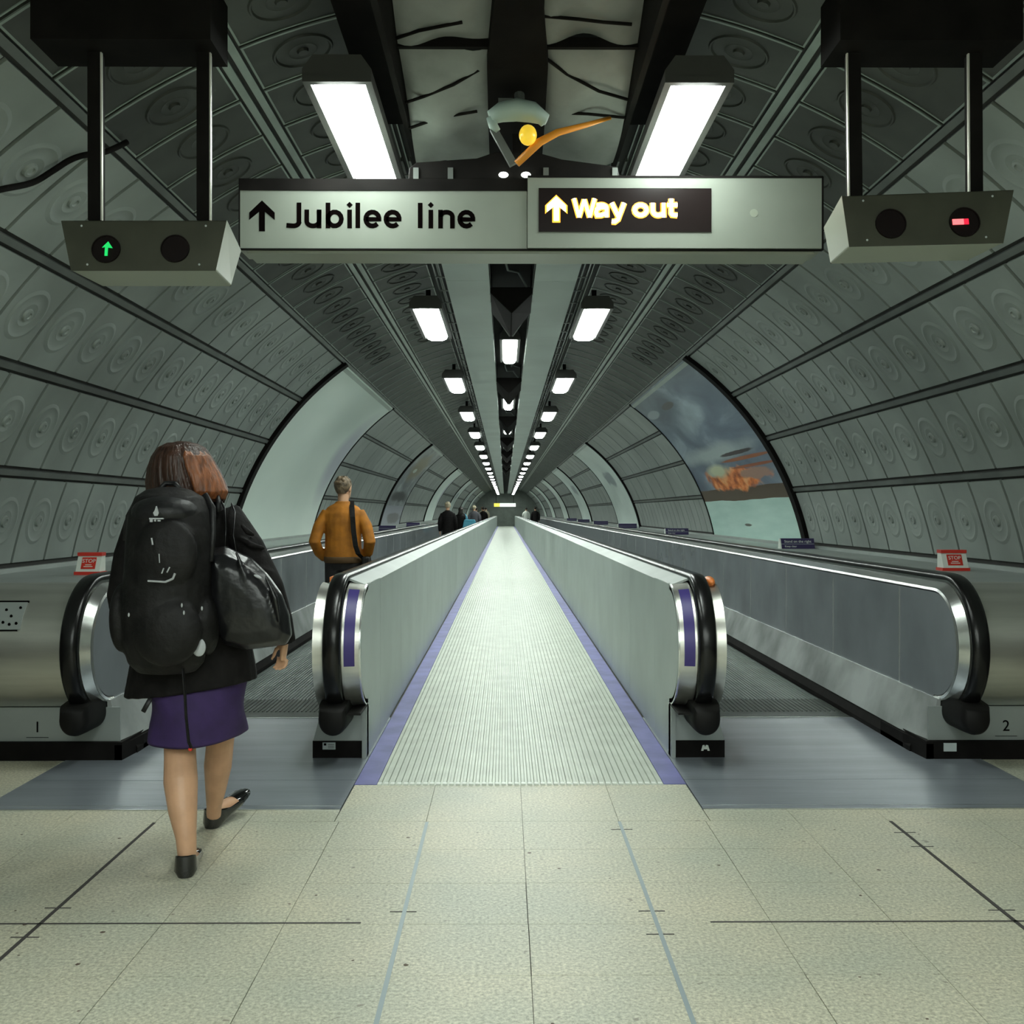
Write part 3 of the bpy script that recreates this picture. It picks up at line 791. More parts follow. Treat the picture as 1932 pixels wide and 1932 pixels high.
def poster(side, y0, y1, kind, lab, group=None):
    p0 = cyl(side, A0, y0)
    t = thing('curved_poster', lab, 'poster', p0, group)
    mb = MB(); n = 26; rs = []; m = 2
    aa, bb = A0+.004, A4-.02/RR*1.0
    vs = []; fs = []; uvs = []
    for i in range(n+1):
        a = aa+(bb-aa)*i/n
        for (y, u) in ((y0+.05, 0), (y1-.03, 1)): vs.append(cyl(side, a, y, .03)); uvs.append((u, i/n))
    for i in range(n): fs.append((2*i, 2*i+1, 2*i+3, 2*i+2))
    k = len(vs)
    for i in range(n+1):
        a = aa+(bb-aa)*i/n
        for (y, u) in ((y0+.05, 0), (y1-.03, 1)): vs.append(cyl(side, a, y, .012)); uvs.append((u, i/n))
    for i in range(n): fs.append((k+2*i, k+2*i+2, k+2*i+3, k+2*i+1))
    for i in range(n): fs.append((2*i, 2*i+2, k+2*i+2, k+2*i)); fs.append((2*i+1, k+2*i+1, k+2*i+3, 2*i+3))
    fs.append((0, k, k+1, 1)); fs.append((2*n, 2*n+1, k+2*n+1, k+2*n))
    mb.add(vs, fs); o = part(mb, 'sheet', PM[kind], t, True, 30)
    ul = o.data.uv_layers.new(name='UVMap')
    for lp in o.data.loops: ul.data[lp.index].uv = uvs[lp.vertex_index]
    for (ya, yb, h) in ((y0-.10, y0+.05, .055), (y1-.03, y1+.03, .04)):
        mb = MB(); sheet(mb, side, A0-.02, A4, ya, yb, h, 0, 24, h)
        part(mb, 'arch_frame', M['black'], t, True, 30)
    for (aa2, bb2) in ((A0-.012, A0+.005), (A4-.028, A4-.012)):
        mb = MB(); sheet(mb, side, aa2, bb2, y0+.05, y1-.03, .036, 0, 2, .036)
        part(mb, 'edge_frame', M['soffit'], t, True, 30)
kinds = {-1: ['pale', 'mottled', 'pale', 'drawn', 'drawn', 'pale'], 1: ['painted', 'drawn', 'drawn', 'pale', 'pale', 'pale']}
plab = {(-1, 0): 'large blank pale green curved poster on the left wall behind the man in ochre',
        (-1, 1): 'mottled dark curved poster on the left wall past the blank one',
        (-1, 2): 'narrow-looking pale curved poster above the far riders on the left wall',
        (1, 0): 'large curved poster with dark clouds, rust-coloured cluster and pale water on the right wall',
        (1, 1): 'pale curved poster with a faint grey drawing, next after the painted one',
        (1, 2): 'third curved poster from the front on the right wall, pale grey'}
for side in (-1, 1):
    for k, (a, b) in enumerate(ADS[side]):
        sd = 'left' if side < 0 else 'right'
        poster(side, a, b, kinds[side][k], plab.get((side, k), 'thin distant pale curved poster deep down the %s wall' % sd), None if (side, k) in plab else 'distant curved posters on the %s wall' % sd)

# ------------------------------------------------------------------ ceiling lamps
ORD = ['nearest', 'second nearest', 'third nearest', 'fourth nearest', 'fifth nearest', 'sixth nearest', 'seventh nearest', 'eighth nearest']
def lamp_mesh(L_, w=.205):
    out = {}
    mb = MB()
    # diffuser: shallow dish section with rounded ends
    prof = [(-w/2, .020), (-w/2+.015, -.012), (-w*.25, -.026), (w*.25, -.026), (w/2-.015, -.012), (w/2, .020)]
    rs = []
    for (t, s, dz) in ((0, .90, .010), (.010, .985, .002), (.03, 1, 0), (L_-.03, 1, 0), (L_-.010, .985, .002), (L_, .90, .010)):
        rs.append([(x*s, t, z*s+dz) for x, z in prof])
    mb.rings(rs); out['diffuser'] = (mb, M['lamp'])
    mb = MB()
    prof = [(-w/2-.03, .022), (-w/2-.03, .045), (-w/2+.01, .10), (w/2-.01, .10), (w/2+.03, .045), (w/2+.03, .022)]
    mb.rings([[(x, t, z) for x, z in prof] for t in (-.06, L_+.04)])
    for s in (-1, 1): mb.box((s*(w/2+.003), -.03, -.004), (s*(w/2+.03), L_+.02, .025))
    mb.box((-w/2-.03, -.06, -.004), (w/2+.03, -.03, .025))
    out['housing'] = (mb, M['lamphouse'])
    mb = MB()
    for y in (.25, L_-.25): mb.box((-.02, y-.015, .10), (.02, y+.015, .21))
    out['hanger'] = (mb, M['black'])
    return out
def lamp(proto, lab, x, y, z, group, L_=1.4, w=.205, rot=0):
    if proto is None:
        t = thing('ceiling_lamp', lab, 'lamp', (x, y, z), group)
        for k, (mb, m_) in lamp_mesh(L_, w).items(): mb.build(k, m_, t)
        return t
    t = proto.copy(); C.objects.link(t); t.location = (x, y, z); t['label'] = lab; t['group'] = group
    for ch in proto.children:
        c = ch.copy(); C.objects.link(c); c.parent = t
    return t
proto = None
for side, x in ((-1, -.72), (1, .67)):
    sd = 'left' if side < 0 else 'right'
    for k in range(-2, 22):
        y = 3.98+4.3*k + (.06 if k > 0 else 0)
        z = 3.0
        if k < 0: lab = 'added long white lamp over the concourse, out of view on the %s' % sd
        elif k < 6: lab = '%s long white lamp of the row %s of the centre channel' % (ORD[k], sd)
        else: lab = 'tiny distant lamp deep in the row %s of the centre channel' % sd
        grp = 'lamps in the %s ceiling row' % sd if 0 <= k < 6 else ('distant lamps in the %s ceiling row' % sd if k >= 0 else 'added lamps over the concourse')
        if k < 0: y = {-1: -.45, -2: -4.8}[k]  # row carried on unseen behind the camera, added to light the foreground
        p = lamp(proto, lab, x, y, z, grp)
        if proto is None: proto = p
for x in (-1.75, 1.70):  # unseen extra lamps added to brighten the near floor and the woman
    for y in (-.9, -4.0, -7.0):
        lamp(proto, 'added long white lamp over the concourse, out of view behind', x, y, 2.72, 'added lamps over the concourse')
for y in (-2.6, -6.2):  # further unseen lamps added for foreground light
    for x in (-.72, .67): lamp(proto, 'added long white lamp over the concourse, out of view behind', x, y, 3.0, 'added lamps over the concourse')
proto2 = None
for k in range(7):
    y = 10.6+5.5*k
    lab = '%s lamp inside the dark centre channel' % ORD[k]
    p = lamp(proto2, lab, -.025, y, 3.13, 'lamps inside the centre channel', 1.55, .155)
    if proto2 is None: proto2 = p

# dark diamond-shaped loudspeakers hanging in the channel, one before each channel lamp
proto3 = None
for k in range(7):
    y = 8.15+5.5*k; lab = '%s dark diamond-shaped loudspeaker hung in the centre channel' % ORD[k]
    if proto3 is None:
        t = thing('hanging_loudspeaker', lab, 'loudspeaker', (-.025, y, 2.95), 'loudspeakers hung in the centre channel')
        mb = MB()
        mb.rings([[(-.165, 0, .19), (-.165, 0, .14), (0, 0, -.02), (.165, 0, .14), (.165, 0, .19)], [(-.165, .45, .19), (-.165, .45, .07), (0, .45, -.13), (.165, .45, .07), (.165, .45, .19)]])
        o = mb.build('cabinet', M['black'], t); bevel(o, .006)
        mb = MB()
        mb.tube([(-.12, .46, .04), (-.01, .47, -.12)], .008, 8); mb.tube([(.12, .46, .04), (.01, .47, -.12)], .008, 8)
        mb.build('bracket', M['rail'], t)
        mb = MB(); mb.tube([(-.05, -.75, .36), (-.05, -.60, .25), (-.03, -.45, .22), (.05, -.25, .25), (.11, -.05, .20), (.14, .2, .20)], .010, 8)
        mb.tube([(.14, -.6, .24), (.05, -.65, .26), (.0, -.6, .3)], .008, 8); mb.tube([(.03, -.75, .36), (.03, -.62, .25)], .009, 8)
        mb.build('cable', M['rail'], t, True)
        mb = MB()
        for s in (-1, 1): mb.box((s*.16, .05, .15), (s*.18, .10, .38)); mb.box((s*.16, .35, .15), (s*.18, .40, .38))
        mb.build('hanger', M['black'], t); proto3 = t
    else:
        t = proto3.copy(); C.objects.link(t); t.location = (-.025, y, 2.95); t['label'] = lab
        for ch in proto3.children:
            c = ch.copy(); C.objects.link(c); c.parent = t

# ------------------------------------------------------------------ hanging sign
SY = 4.5
def sx(px): return at(px, 400, SY).x
def sz(py): return at(966, py, SY).z
sg = thing('direction_sign', 'wide pale hanging direction sign reading Jubilee line and Way out', 'sign', (sx(1000), SY, sz(470)))
xl, xm, xr = sx(452), sx(995), sx(1550)
mb = MB(); mb.box((xl, SY+.004, sz(472)), (xr, SY+.17, sz(338))); part(mb, 'casing', M['signedge'], sg)
mb = MB(); mb.box((xl+.004, SY-.006, sz(470)), (xm-.003, SY+.004, sz(361))); o = part(mb, 'left_face', M['signwhite'], sg)
mb = MB(); mb.box((xm+.001, SY-.022, sz(470)), (xr-.006, SY+.004, sz(338))); o = part(mb, 'right_face', M['signwhite'], sg)
mb = MB(); mb.box((xl, SY-.010, sz(361)), (xm, SY+.004, sz(339)))
mb.box((xl, SY-.008, sz(473)), (xr, SY+.004, sz(470))); mb.box((xl-.002, SY-.008, sz(473)), (xl+.004, SY+.004, sz(339))); mb.box((xr-.006, SY-.024, sz(473)), (xr+.002, SY+.004, sz(335)))
mb.box((xm, SY-.024, sz(338)), (xr, SY+.01, sz(334)))
part(mb, 'dark_edging', M['black'], sg)
mb = MB(); mb.box((xl+.03, SY+.01, sz(474.5)-.008), (xr-.03, SY+.19, sz(472))); part(mb, 'under_tray', M['signedge'], sg)
mb = MB(); mb.box((sx(1016), SY-.026, sz(440)), (sx(1340), SY-.020, sz(358))); part(mb, 'display_window', M['ledblack'], sg)
mb = MB(); mb.prism([(sx(1420)+.018*math.cos(t*PI/8), sz(404)+.018*math.sin(t*PI/8)) for t in range(16)], 'y', SY-.0235, SY-.020); part(mb, 'screw_cap', M['signedge'], sg)

# stroke lettering ---------------------------------------------------------
def ribbon(mb, pts, w, y0, y1, closed=False):
    P2 = [Vector((p[0], p[1])) for p in pts]; n = len(P2); l = []; r = []
    for i in range(n):
        a = P2[i-1] if (i > 0 or closed) else None; b = P2[(i+1) % n] if (i < n-1 or closed) else None
        d1 = (P2[i]-a).normalized() if a is not None else None; d2 = (b-P2[i]).normalized() if b is not None else None
        if d1 is None: d1 = d2
        if d2 is None: d2 = d1
        nn = Vector((-(d1.y+d2.y), d1.x+d2.x)); nn.normalize()
        k = max(.8, nn.dot(Vector((-d1.y, d1.x)))); off = nn*(w/2/k)
        l.append(P2[i]+off); r.append(P2[i]-off)
    for i in range(n if closed else n-1):
        j = (i+1) % n
        q = [l[i], l[j], r[j], r[i]]
        mb.add([(p.x, y0, p.y) for p in q]+[(p.x, y1, p.y) for p in q], [(0, 3, 2, 1), (4, 5, 6, 7), (0, 1, 5, 4), (1, 2, 6, 5), (2, 3, 7, 6), (3, 0, 4, 7)])
def arcp(cx, cy, rx, ry, a0, a1, n=14): return [(cx+rx*math.cos(R_(a0+(a1-a0)*i/n)), cy+ry*math.sin(R_(a0+(a1-a0)*i/n))) for i in range(n+1)]
def glyph(ch, x0, x1, base, xh, asc, w):
    """strokes for a letter in box px x0..x1 (outer), baseline base, x-height top xh, ascender top asc; y up after flip"""
    h = w/2; L_, R2 = x0+h, x1-h; cx = (x0+x1)/2; rx = (x1-x0)/2-h
    ty, by = xh+h, base-h; cy = (ty+by)/2; ry = (by-ty)/2
    A = lambda a0, a1: [(p[0], p[1]) for p in arcp(cx, cy, rx, -ry, a0, a1)]   # -ry: picture y grows downward
    if ch == 'J': return [[(R2, asc), (R2, base-11)] + [(R2-(rx*1.0)+rx*1.0*math.cos(R_(t)), base-11+ (11-h)*math.sin(R_(t))) for t in range(0, 100, 10)] + [(x0+2, base-h-1)]]
    if ch == 'l': return [[(cx, asc), (cx, base-.5)]]
    if ch == 'i': return [[(cx, xh), (cx, base)], [(cx-h*1.25, asc+4), (cx, asc+4-h*1.25+h*1.25), (cx+h*1.25, asc+4)]]
    if ch == 'u': return [[(L_, xh)]+[(cx-rx*math.cos(R_(t)), base-13+(13-h)*math.sin(R_(t))) for t in range(0, 181, 15)]+[(R2, xh)], [(R2, xh), (R2, base)]]
    if ch == 'n': return [[(L_, xh), (L_, base)], [(L_, xh+13)]+[(cx-rx*math.cos(R_(t)), xh+13-(13-h)*math.sin(R_(t))) for t in range(15, 181, 15)]+[(R2, base)]]
    if ch == 'b': return [[(L_, asc), (L_, base)], A(0, 360)]
    if ch == 'o': return [A(0, 360)]
    if ch == 'e': return [[(L_+.5, cy+.5), (R2, cy+.5)]+A(8, 318)[0:]]
    if ch == 'a': return [[(L_+1, ty+1)]+[(cx+(rx)*math.cos(R_(t)), xh+10-(10-h)*math.sin(R_(t))) for t in range(120, -1, -15)]+[(R2, base)], [(R2, base-18), (cx, base-19)]+[(cx-rx+rx*0.0+rx*(1-math.cos(R_(t)))*0, 0) for t in []]+[(L_+1, base-15), (L_, base-9), (L_+2, by+.3), (cx, by), (R2, base-8)]]
    if ch == 'y': return [[(x0+h, xh), (cx+1, base-1)], [(x1-h, xh), (cx, base+4), (cx-6, base+8.5), (x0+4, base+8)]]
    if ch == 't': return [[(cx-2, asc), (cx-2, base-8), (cx, base-h-1), (x1, base-h)], [(x0, xh+h), (x1, xh+h)]]
    if ch == 'W': q_ = [(x0+h*.8, asc), (x0+(x1-x0)*.28, base), (cx, asc+2), (x0+(x1-x0)*.72, base), (x1-h*.8, asc)]; return [[q_[i], q_[i+1]] for i in range(4)]
    return []
def lettering(items, w, y0, y1, base, xh, asc, m_, name, grow=0.0):
    mb = MB()
    sc = SY/F
    for ch, a, b in items:
        for st in glyph(ch, a, b, base, xh, asc, w):
            pts = [(sx(p[0]), sz(p[1])) for p in st]
            if ch == 'i' and len(st) == 3:
                cxx, czz = pts[1]; r_ = (w*.66+grow/2)*sc
                mb.prism([(cxx-r_, czz), (cxx, czz-r_), (cxx+r_, czz), (cxx, czz+r_)], 'y', y0, y1); continue
            clo = (abs(st[0][0]-st[-1][0])+abs(st[0][1]-st[-1][1])) < .01
            if clo: pts = pts[:-1]
            ribbon(mb, pts, ((w*.88 if ch == 'W' else w)+grow)*sc, y0, y1, clo)
    return part(mb, name, m_, sg)
lettering([('J', 539, 569), ('u', 575, 607), ('b', 615, 649), ('i', 656, 664), ('l', 671, 680), ('e', 686, 720), ('e', 724, 758), ('l', 789, 797), ('i', 809, 817), ('n', 827, 858), ('e', 863, 897)],
          8.7, SY-.0075, SY-.005, 432, 397, 384, M['ink'], 'lettering')
def arrow(cx, top, bot, hw, w, y0, y1, m_, name, grow=0):
    mb = MB(); g = grow/2
    pts = [(cx, top-g), (cx+hw+g, top+hw*.95), (cx+hw+g, top+hw*.95+w*1.25+g), (cx+w/2+g, top+w*1.55+hw*.18), (cx+w/2+g, bot+g), (cx-w/2-g, bot+g), (cx-w/2-g, top+w*1.55+hw*.18), (cx-hw-g, top+hw*.95+w*1.25+g), (cx-hw-g, top+hw*.95)]
    P2 = [(sx(a), sz(b)) for a, b in pts]
    mb.prism([P2[0], P2[1], P2[2], P2[3]], 'y', y0, y1); mb.prism([P2[0], P2[3], P2[6]], 'y', y0, y1); mb.prism([P2[0], P2[6], P2[7], P2[8]], 'y', y0, y1); mb.prism([P2[3], P2[4], P2[5], P2[6]], 'y', y0, y1)
    part(mb, name, m_, sg)
arrow(495, 380, 438, 24, 11, SY-.0075, SY-.005, M['ink'], 'arrow')
wo = [('W', 1079, 1124), ('a', 1120, 1147), ('y', 1149, 1180), ('o', 1192, 1222), ('u', 1226, 1254), ('t', 1257, 1276)]
lettering(wo, 7.5, SY-.0275, SY-.0255, 413, 386, 378, M['ledorange'], 'lettering_glow', 4.2)
lettering(wo, 7.5, SY-.030, SY-.0272, 413, 386, 378, M['ledwhite'], 'lettering_lit', -1.0)
arrow(1049, 373, 421, 19, 11, SY-.0275, SY-.0255, M['ledorange'], 'arrow_glow', 4)
arrow(1049, 374, 420, 18, 10, SY-.030, SY-.0272, M['ledwhite'], 'arrow_lit', -1)

# sign carrier behind: crossbar, with CCTV unit on top
cb = thing('sign_carrier', 'black winged crossbar just above the direction sign', 'bracket', at(970, 335, 4.75))
mb = MB(); Yc = 4.62
def q(px, py, Y=Yc): p = at(px, py, Y); return (p.x, p.z)
poly = [q(770, 338), q(772, 316), q(786, 306), q(900, 298), q(935, 286), q(1010, 286), q(1060, 300), q(1165, 314), q(1170, 338)]
mb.prism(poly, 'y', Yc, Yc+.09); o = part(mb, 'wing', M['black'], cb); bevel(o, .006)
mb = MB()
for px in (785, 850, 1030, 1160):
    x, z = q(px, 330); mb.box((x-.012, Yc-.01, z-.03), (x+.012, Yc+.10, z+.03))
part(mb, 'clamp', M['rail'], cb)
mb = MB(); x, z = q(975, 285); mb.box((x-.02, Yc+.02, z-.05), (x+.02, Yc+.06, 3.12)); part(mb, 'drop_rod', M['black'], cb)
mb = MB()
for px in (950, 992): x, z = q(px, 334); mb.ell((x, Yc-.03, z), (.022, .02, .012), 12, 8)
part(mb, 'spot_lamp', M['spot'], cb)
cc = thing('cctv_unit', 'pale ceiling camera unit with painted amber and orange reflections above the sign', 'camera', at(975, 230, 4.35))
Y2 = 4.35
mb = MB()
pts = [at(925, 222, Y2), at(945, 212, Y2), at(975, 207, Y2), at(1005, 212, Y2), at(1032, 226, Y2)]
mb.tube(pts, [(.035, .028), (.05, .040), (.06, .046), (.055, .042), (.03, .022)], 14); mb.tube([at(928, 222, Y2), at(931, 238, Y2), at(940, 247, Y2)], [.024, .02, .012], 12)
mb.tube([at(990, 203, Y2), at(1010, 214, Y2), at(1025, 235, Y2)], [.028, .026, .012], 12)
o = part(mb, 'housing', M['cctv'], cc, True)
mb = MB(); mb.tube([at(946, 205, Y2), at(946, 190, Y2)], .012, 10); mb.tube([at(962, 205, Y2), at(962, 190, Y2)], .012, 10); mb.box(tuple(at(940, 200, Y2-.02)), tuple(at(968, 192, Y2+.02)))
mb.tube([at(980, 207, Y2), Vector((at(980, 207, Y2).x, Y2+.02, 3.2))], .022, 10)
part(mb, 'mount', M['rail'], cc)
mb = MB(); mb.ell(at(996, 255, Y2-.02), (.038, .038, .043), 18, 12); part(mb, 'dome', M['yellow'], cc, True, label='dome coloured as an amber reflection')  # amber reflection put into the dome's colour and glow
mb = MB(); mb.tube([at(975, 309, Y2), at(1018, 268, Y2), at(1052, 250, Y2), at(1105, 236, Y2+.05), at(1152, 222, Y2+.1)], [(.010, .016), (.012, .018), (.010, .016), (.008, .012), (.004, .008)], 10); part(mb, 'reflection_strip', M['orangeglint'], cc, True, label='orange reflection put in as a strip')  # orange reflection modelled as a solid strip
mb = MB(); p = [at(924, 243, Y2), at(938, 240, Y2), at(975, 305, Y2), at(962, 312, Y2)]
mb.rings([[Vector(v) for v in p], [Vector(v)+Vector((0, .03, 0)) for v in p]]); part(mb, 'side_plate', M['rail'], cc)

# ------------------------------------------------------------------ signal boxes
def sigbox(lab, Y, corners, lens, poles, polew, ptop, lit, sidex, beam):
    """corners TL TR BR BL of the front (px); back is 0.26 behind and smaller on top"""
    t = thing('lane_signal_box', lab, 'signal', at(sum(c[0] for c in corners)/4, corners[2][1], Y))
    TL, TR, BR, BL = [at(c[0], c[1], Y+(0 if i > 1 else .03)) for i, c in enumerate(corners)]
    dv = Vector((0, .24, 0)); mb = MB()
    cx_ = (TL.x+TR.x)/2
    s = 1 if sidex > 0 else -1
    fr = [TL, TR, BR, BL]
    edge = MB()
    inner = []
    bk = [Vector((p.x+(.012 if i in (0, 3) else -.012), p.y+.24, p.z-(.045 if i < 2 else 0)+(.0 if i < 2 else .0))) for i, p in enumerate(fr)]
    mb.add(fr+bk, [(0, 3, 2, 1), (0, 1, 5, 4), (4, 5, 6, 7)], 0)
    mb.add(fr+bk, [(1, 2, 6, 5), (2, 3, 7, 6), (3, 0, 4, 7)], 1)
    o = part(mb, 'casing', [M['box'], M['boxside']], t); bevel(o, .006)
    n = (TR-TL).cross(BL-TL).normalized()
    if n.y > 0: n = -n
    for k, (px, py, r) in enumerate(lens):
        c = at(px, py, Y+.013); c += n*.006
        ax = (TR-TL).normalized(); ay = n.cross(ax).normalized()
        mb = MB(); rr = r*Y/F
        mb.rings([[c+(ax*math.cos(2*PI*i/28)+ay*math.sin(2*PI*i/28))*rr*f_+n*e for i in range(28)] for f_, e in ((1.04, -.012), (1.04, .003), (.97, .003), (.95, -.001))])
        L0 = part(mb, 'lens', M['lens'], t)
        if lit and lit[0] == k:
            mb = MB()
            if lit[1] == 'arrow':
                g = [(-.006, -.026), (.004, -.026), (.004, .004), (.020, .002), (.004, .026), (-.016, .004), (-.006, .006)]
                off = Vector((.004, 0, 0))
                mb.rings([[c+off+ax*a+ay*b*(1 if ay.z > 0 else -1)+n*e for a, b in g] for e in (.001, .004)]); part(mb, 'green_arrow', M['green'], L0, label='lit green arrow')
            else:
                for (a0, a1, nm, mm) in ((-.044, -.005, 'pink_bar', 'redpink'), (-.005, .012, 'red_bar', 'red')):
                    mb = MB(); g = [(a0, -.010), (a1, -.010), (a1, .010), (a0, .010)]
                    mb.rings([[c+ax*a+ay*b+n*e for a, b in g] for e in (.001, .004)]); part(mb, nm, M[mm], L0, label='lit red bar')
    # screws
    mb = MB()
    for u, v in ((.12, .12), (.88, .12), (.12, .88), (.88, .88)):
        p = TL.lerp(TR, u).lerp(BL.lerp(BR, u), v)+n*.002; mb.ell(p, (.004, .003, .004), 8, 6)
    part(mb, 'screw', M['sticker'], t)
    for (pa, pb, side_) in poles:
        mb = MB(); a = at(pa, corners[0][1]+3, Y+.10); b = at(pb, ptop, Y+.10); w = polew*Y/F/2
        mb.rings([[Vector((p.x+dx, p.y+dy, p.z)) for dx, dy in ((-w, -w), (w, -w), (w, w), (-w, w))] for p in (a, b)]); po = part(mb, 'pole', M['black'], t)
        mb = MB(); w2 = .006
        mb.rings([[Vector((p.x+side_*(w+.002)+dx, p.y+dy-w*.6, p.z)) for dx, dy in ((-w2/2, -w2), (w2/2, -w2), (w2/2, w2), (-w2/2, w2))] for p in (a, a.lerp(b, .97))]); part(mb, 'bright_edge', M['poleedge'], po)
    mb = MB(); a = at(beam[0], beam[2], Y); b = at(beam[1], beam[2], Y)
    mb.box((a.x, Y-.02, a.z), (b.x, Y+.20, a.z+.22)); o = part(mb, 'ceiling_beam', M['black'], t)
    return t
sigbox('left lane signal box with a lit green arrow, hung on two black poles', 3.55, [(115, 415), (428, 415), (407, 511), (134, 511)], [(201, 471, 26), (331, 470, 26)],
       [(182, 181, 1), (386, 386, 1)], 24, 76, (0, 'arrow'), 1, (62, 400, 78))
sigbox('right lane signal box with a lit red bar, hung on two black poles', 3.55, [(1588, 369), (1913, 357), (1893, 459), (1602, 466)], [(1680, 423, 28), (1819, 420, 28)],
       [(1612, 1608, -1), (1838, 1836, -1)], 24, 76, (1, 'bar'), -1, (1582, 1925, 80))
# cable along the left ceiling
mb = MB(); pts = [hit(-40, 372, .06), hit(0, 358, .06), hit(60, 345, .05), hit(100, 322, .05), hit(130, 303, .05), hit(158, 293, .06), hit(200, 286, .06), hit(240, 268, .04)]
P3 = []
for i in range(len(pts)-1):
    for k in range(5):
        t_ = k/5; p0 = pts[max(i-1, 0)]; p1, p2 = pts[i], pts[i+1]; p3 = pts[min(i+2, len(pts)-1)]
        P3.append(.5*((2*p1)+(-p0+p2)*t_+(2*p0-5*p1+4*p2-p3)*t_*t_+(-p0+3*p1-3*p2+p3)*t_**3))
P3.append(pts[-1]); mb.tube(P3, .014, 10); o = mb.build('cable', M['black'], None, True); tag(o, 'loose black cable drooping across the left ceiling panels', 'cable')

# distant sign
fs = thing('distant_sign', 'tiny lit yellow and white sign above the far end of the passage', 'sign', (-.1, 90, 1.9))
mb = MB(); a = at(943, 956, 90); b = at(973, 949.5, 90); mb.box((a.x, 90, a.z), (b.x, 90.15, b.z)); part(mb, 'white_face', M['farsign'], fs)
a = at(932, 956, 90); b = at(943, 949.5, 90); mb = MB(); mb.box((a.x, 90, a.z), (b.x-.002, 90.15, b.z)); part(mb, 'yellow_face', M['farsigny'], fs)
a = at(924, 957.5, 90); b = at(985, 956.5, 90); mb = MB(); mb.box((a.x, 90.02, a.z), (b.x, 90.12, b.z-.002)); part(mb, 'support_rail', M['rail'], fs)
mb = MB()
for px in (936, 969): x = at(px, 950, 90).x; mb.box((x-.02, 90.05, b.z), (x+.02, 90.1, 3.3))
part(mb, 'hanger', M['black'], fs)

# ------------------------------------------------------------------ people
def add_head(mb, c, s, fwd=Vector((0, 1, 0)), s2=None):
    """head, neck stub, ears and nose; c is the centre of the skull, s its height/0.23"""
    f = fwd.normalized(); r = Vector((f.y, -f.x, 0)).normalized(); u = Vector((0, 0, 1))
    def P(a, b, d): return c+(r*a+f*b+u*d)*s
    # stacked rings chin to crown
    prof = [(-.115, .055, .030, .030), (-.105, .045, .040, .045), (-.085, .030, .054, .065), (-.055, .012, .066, .082), (-.02, .004, .073, .092), (.02, 0, .077, .097), (.055, -.004, .076, .095), (.085, -.008, .064, .080), (.105, -.012, .043, .055), (.116, -.014, .018, .024)]
    rs = []
    for (z, b, rx, ry) in prof: rs.append([P(rx*math.cos(2*PI*k/20), b+ry*math.sin(2*PI*k/20), z) for k in range(20)])
    mb.rings(rs)
    rot = Matrix((r, f, u)).transposed()
    for sg_ in (-1, 1): mb.ell(P(sg_*.078, -.004, -.012), (.010*s, .020*s, .032*s), 10, 8, rot=rot)
    mb.tube([P(0, .088, .022), P(0, .104, -.004), P(0, .112, -.022), P(0, .092, -.030)], [.007*s, .010*s, .014*s, .008*s], 8)
    for sg_ in (-1, 1): mb.ell(P(sg_*.030, .086, .030), (.022*s, .010*s, .007*s), 8, 6, rot=rot)   # brow
    mb.ell(P(0, .078, -.062), (.026*s, .014*s, .010*s), 10, 6, rot=rot)
    mb.ell(P(0, .074, -.098), (.022*s, .018*s, .014*s), 10, 6, rot=rot)
def face_parts(t, c, s, fwd=Vector((0, 1, 0))):
    f = fwd.normalized(); r = Vector((f.y, -f.x, 0)).normalized(); u = Vector((0, 0, 1))
    def P(a, b, d): return c+(r*a+f*b+u*d)*s
    mb = MB()
    for sg_ in (-1, 1): mb.ell(P(sg_*.031, .084, .006), (.013*s, .010*s, .008*s), 12, 8)
    part(mb, 'eyes', M['eye'], t, True)
    mb = MB(); mb.ell(P(0, .091, -.062), (.023*s, .006*s, .007*s), 12, 6); part(mb, 'mouth', M['lip'], t, True)
def add_hand(mb, wrist, d, side, s=1.0, curl=.5, inward=None):
    """palm and five separate bent fingers; d = direction of the palm, side = +1 thumb towards +inward"""
    d = Vector(d).normalized(); inw = (Vector(inward) if inward else Vector((-side, 0, 0))); inw = (inw-d*inw.dot(d)).normalized()
    w = d.cross(inw).normalized()        # across the knuckles
    if w.y < 0: w = -w                   # index side forward
    wr = Vector(wrist)
    mb.tube([wr-d*.015*s, wr+d*.02*s, wr+d*.055*s, wr+d*.085*s], [(.020*s, .024*s), (.018*s, .032*s), (.016*s, .040*s), (.013*s, .038*s)] if abs(w.y) > .5 else [.024*s, .028*s, .032*s, .028*s], 12)
    for k, (o_, ln) in enumerate(((.028, .072), (.0095, .080), (-.0095, .075), (-.028, .060))):
        a = wr+d*.078*s+w*o_*s; p = [a]; dd = d.copy()
        for j, fr in enumerate((.42, .33, .25)):
            ca = curl*(.35+.35*j); dd = (d*math.cos(ca*(j+1)*.6)+inw*math.sin(ca*(j+1)*.6)).normalized()
            p.append(p[-1]+dd*ln*fr*s)
        mb.tube(p, [.0092*s, .0088*s, .0078*s, .006*s], 8)
    a = wr+d*.025*s+w*.026*s; p = [a, a+(d*.6+w*.7).normalized()*.032*s, a+(d*.85+w*.55).normalized()*.032*s+(d*.9+inw*.5+w*.2).normalized()*.030*s]
    p.append(p[-1]+(d*.8+inw*.6).normalized()*.022*s); mb.tube(p, [.012*s, .011*s, .009*s, .007*s], 8)

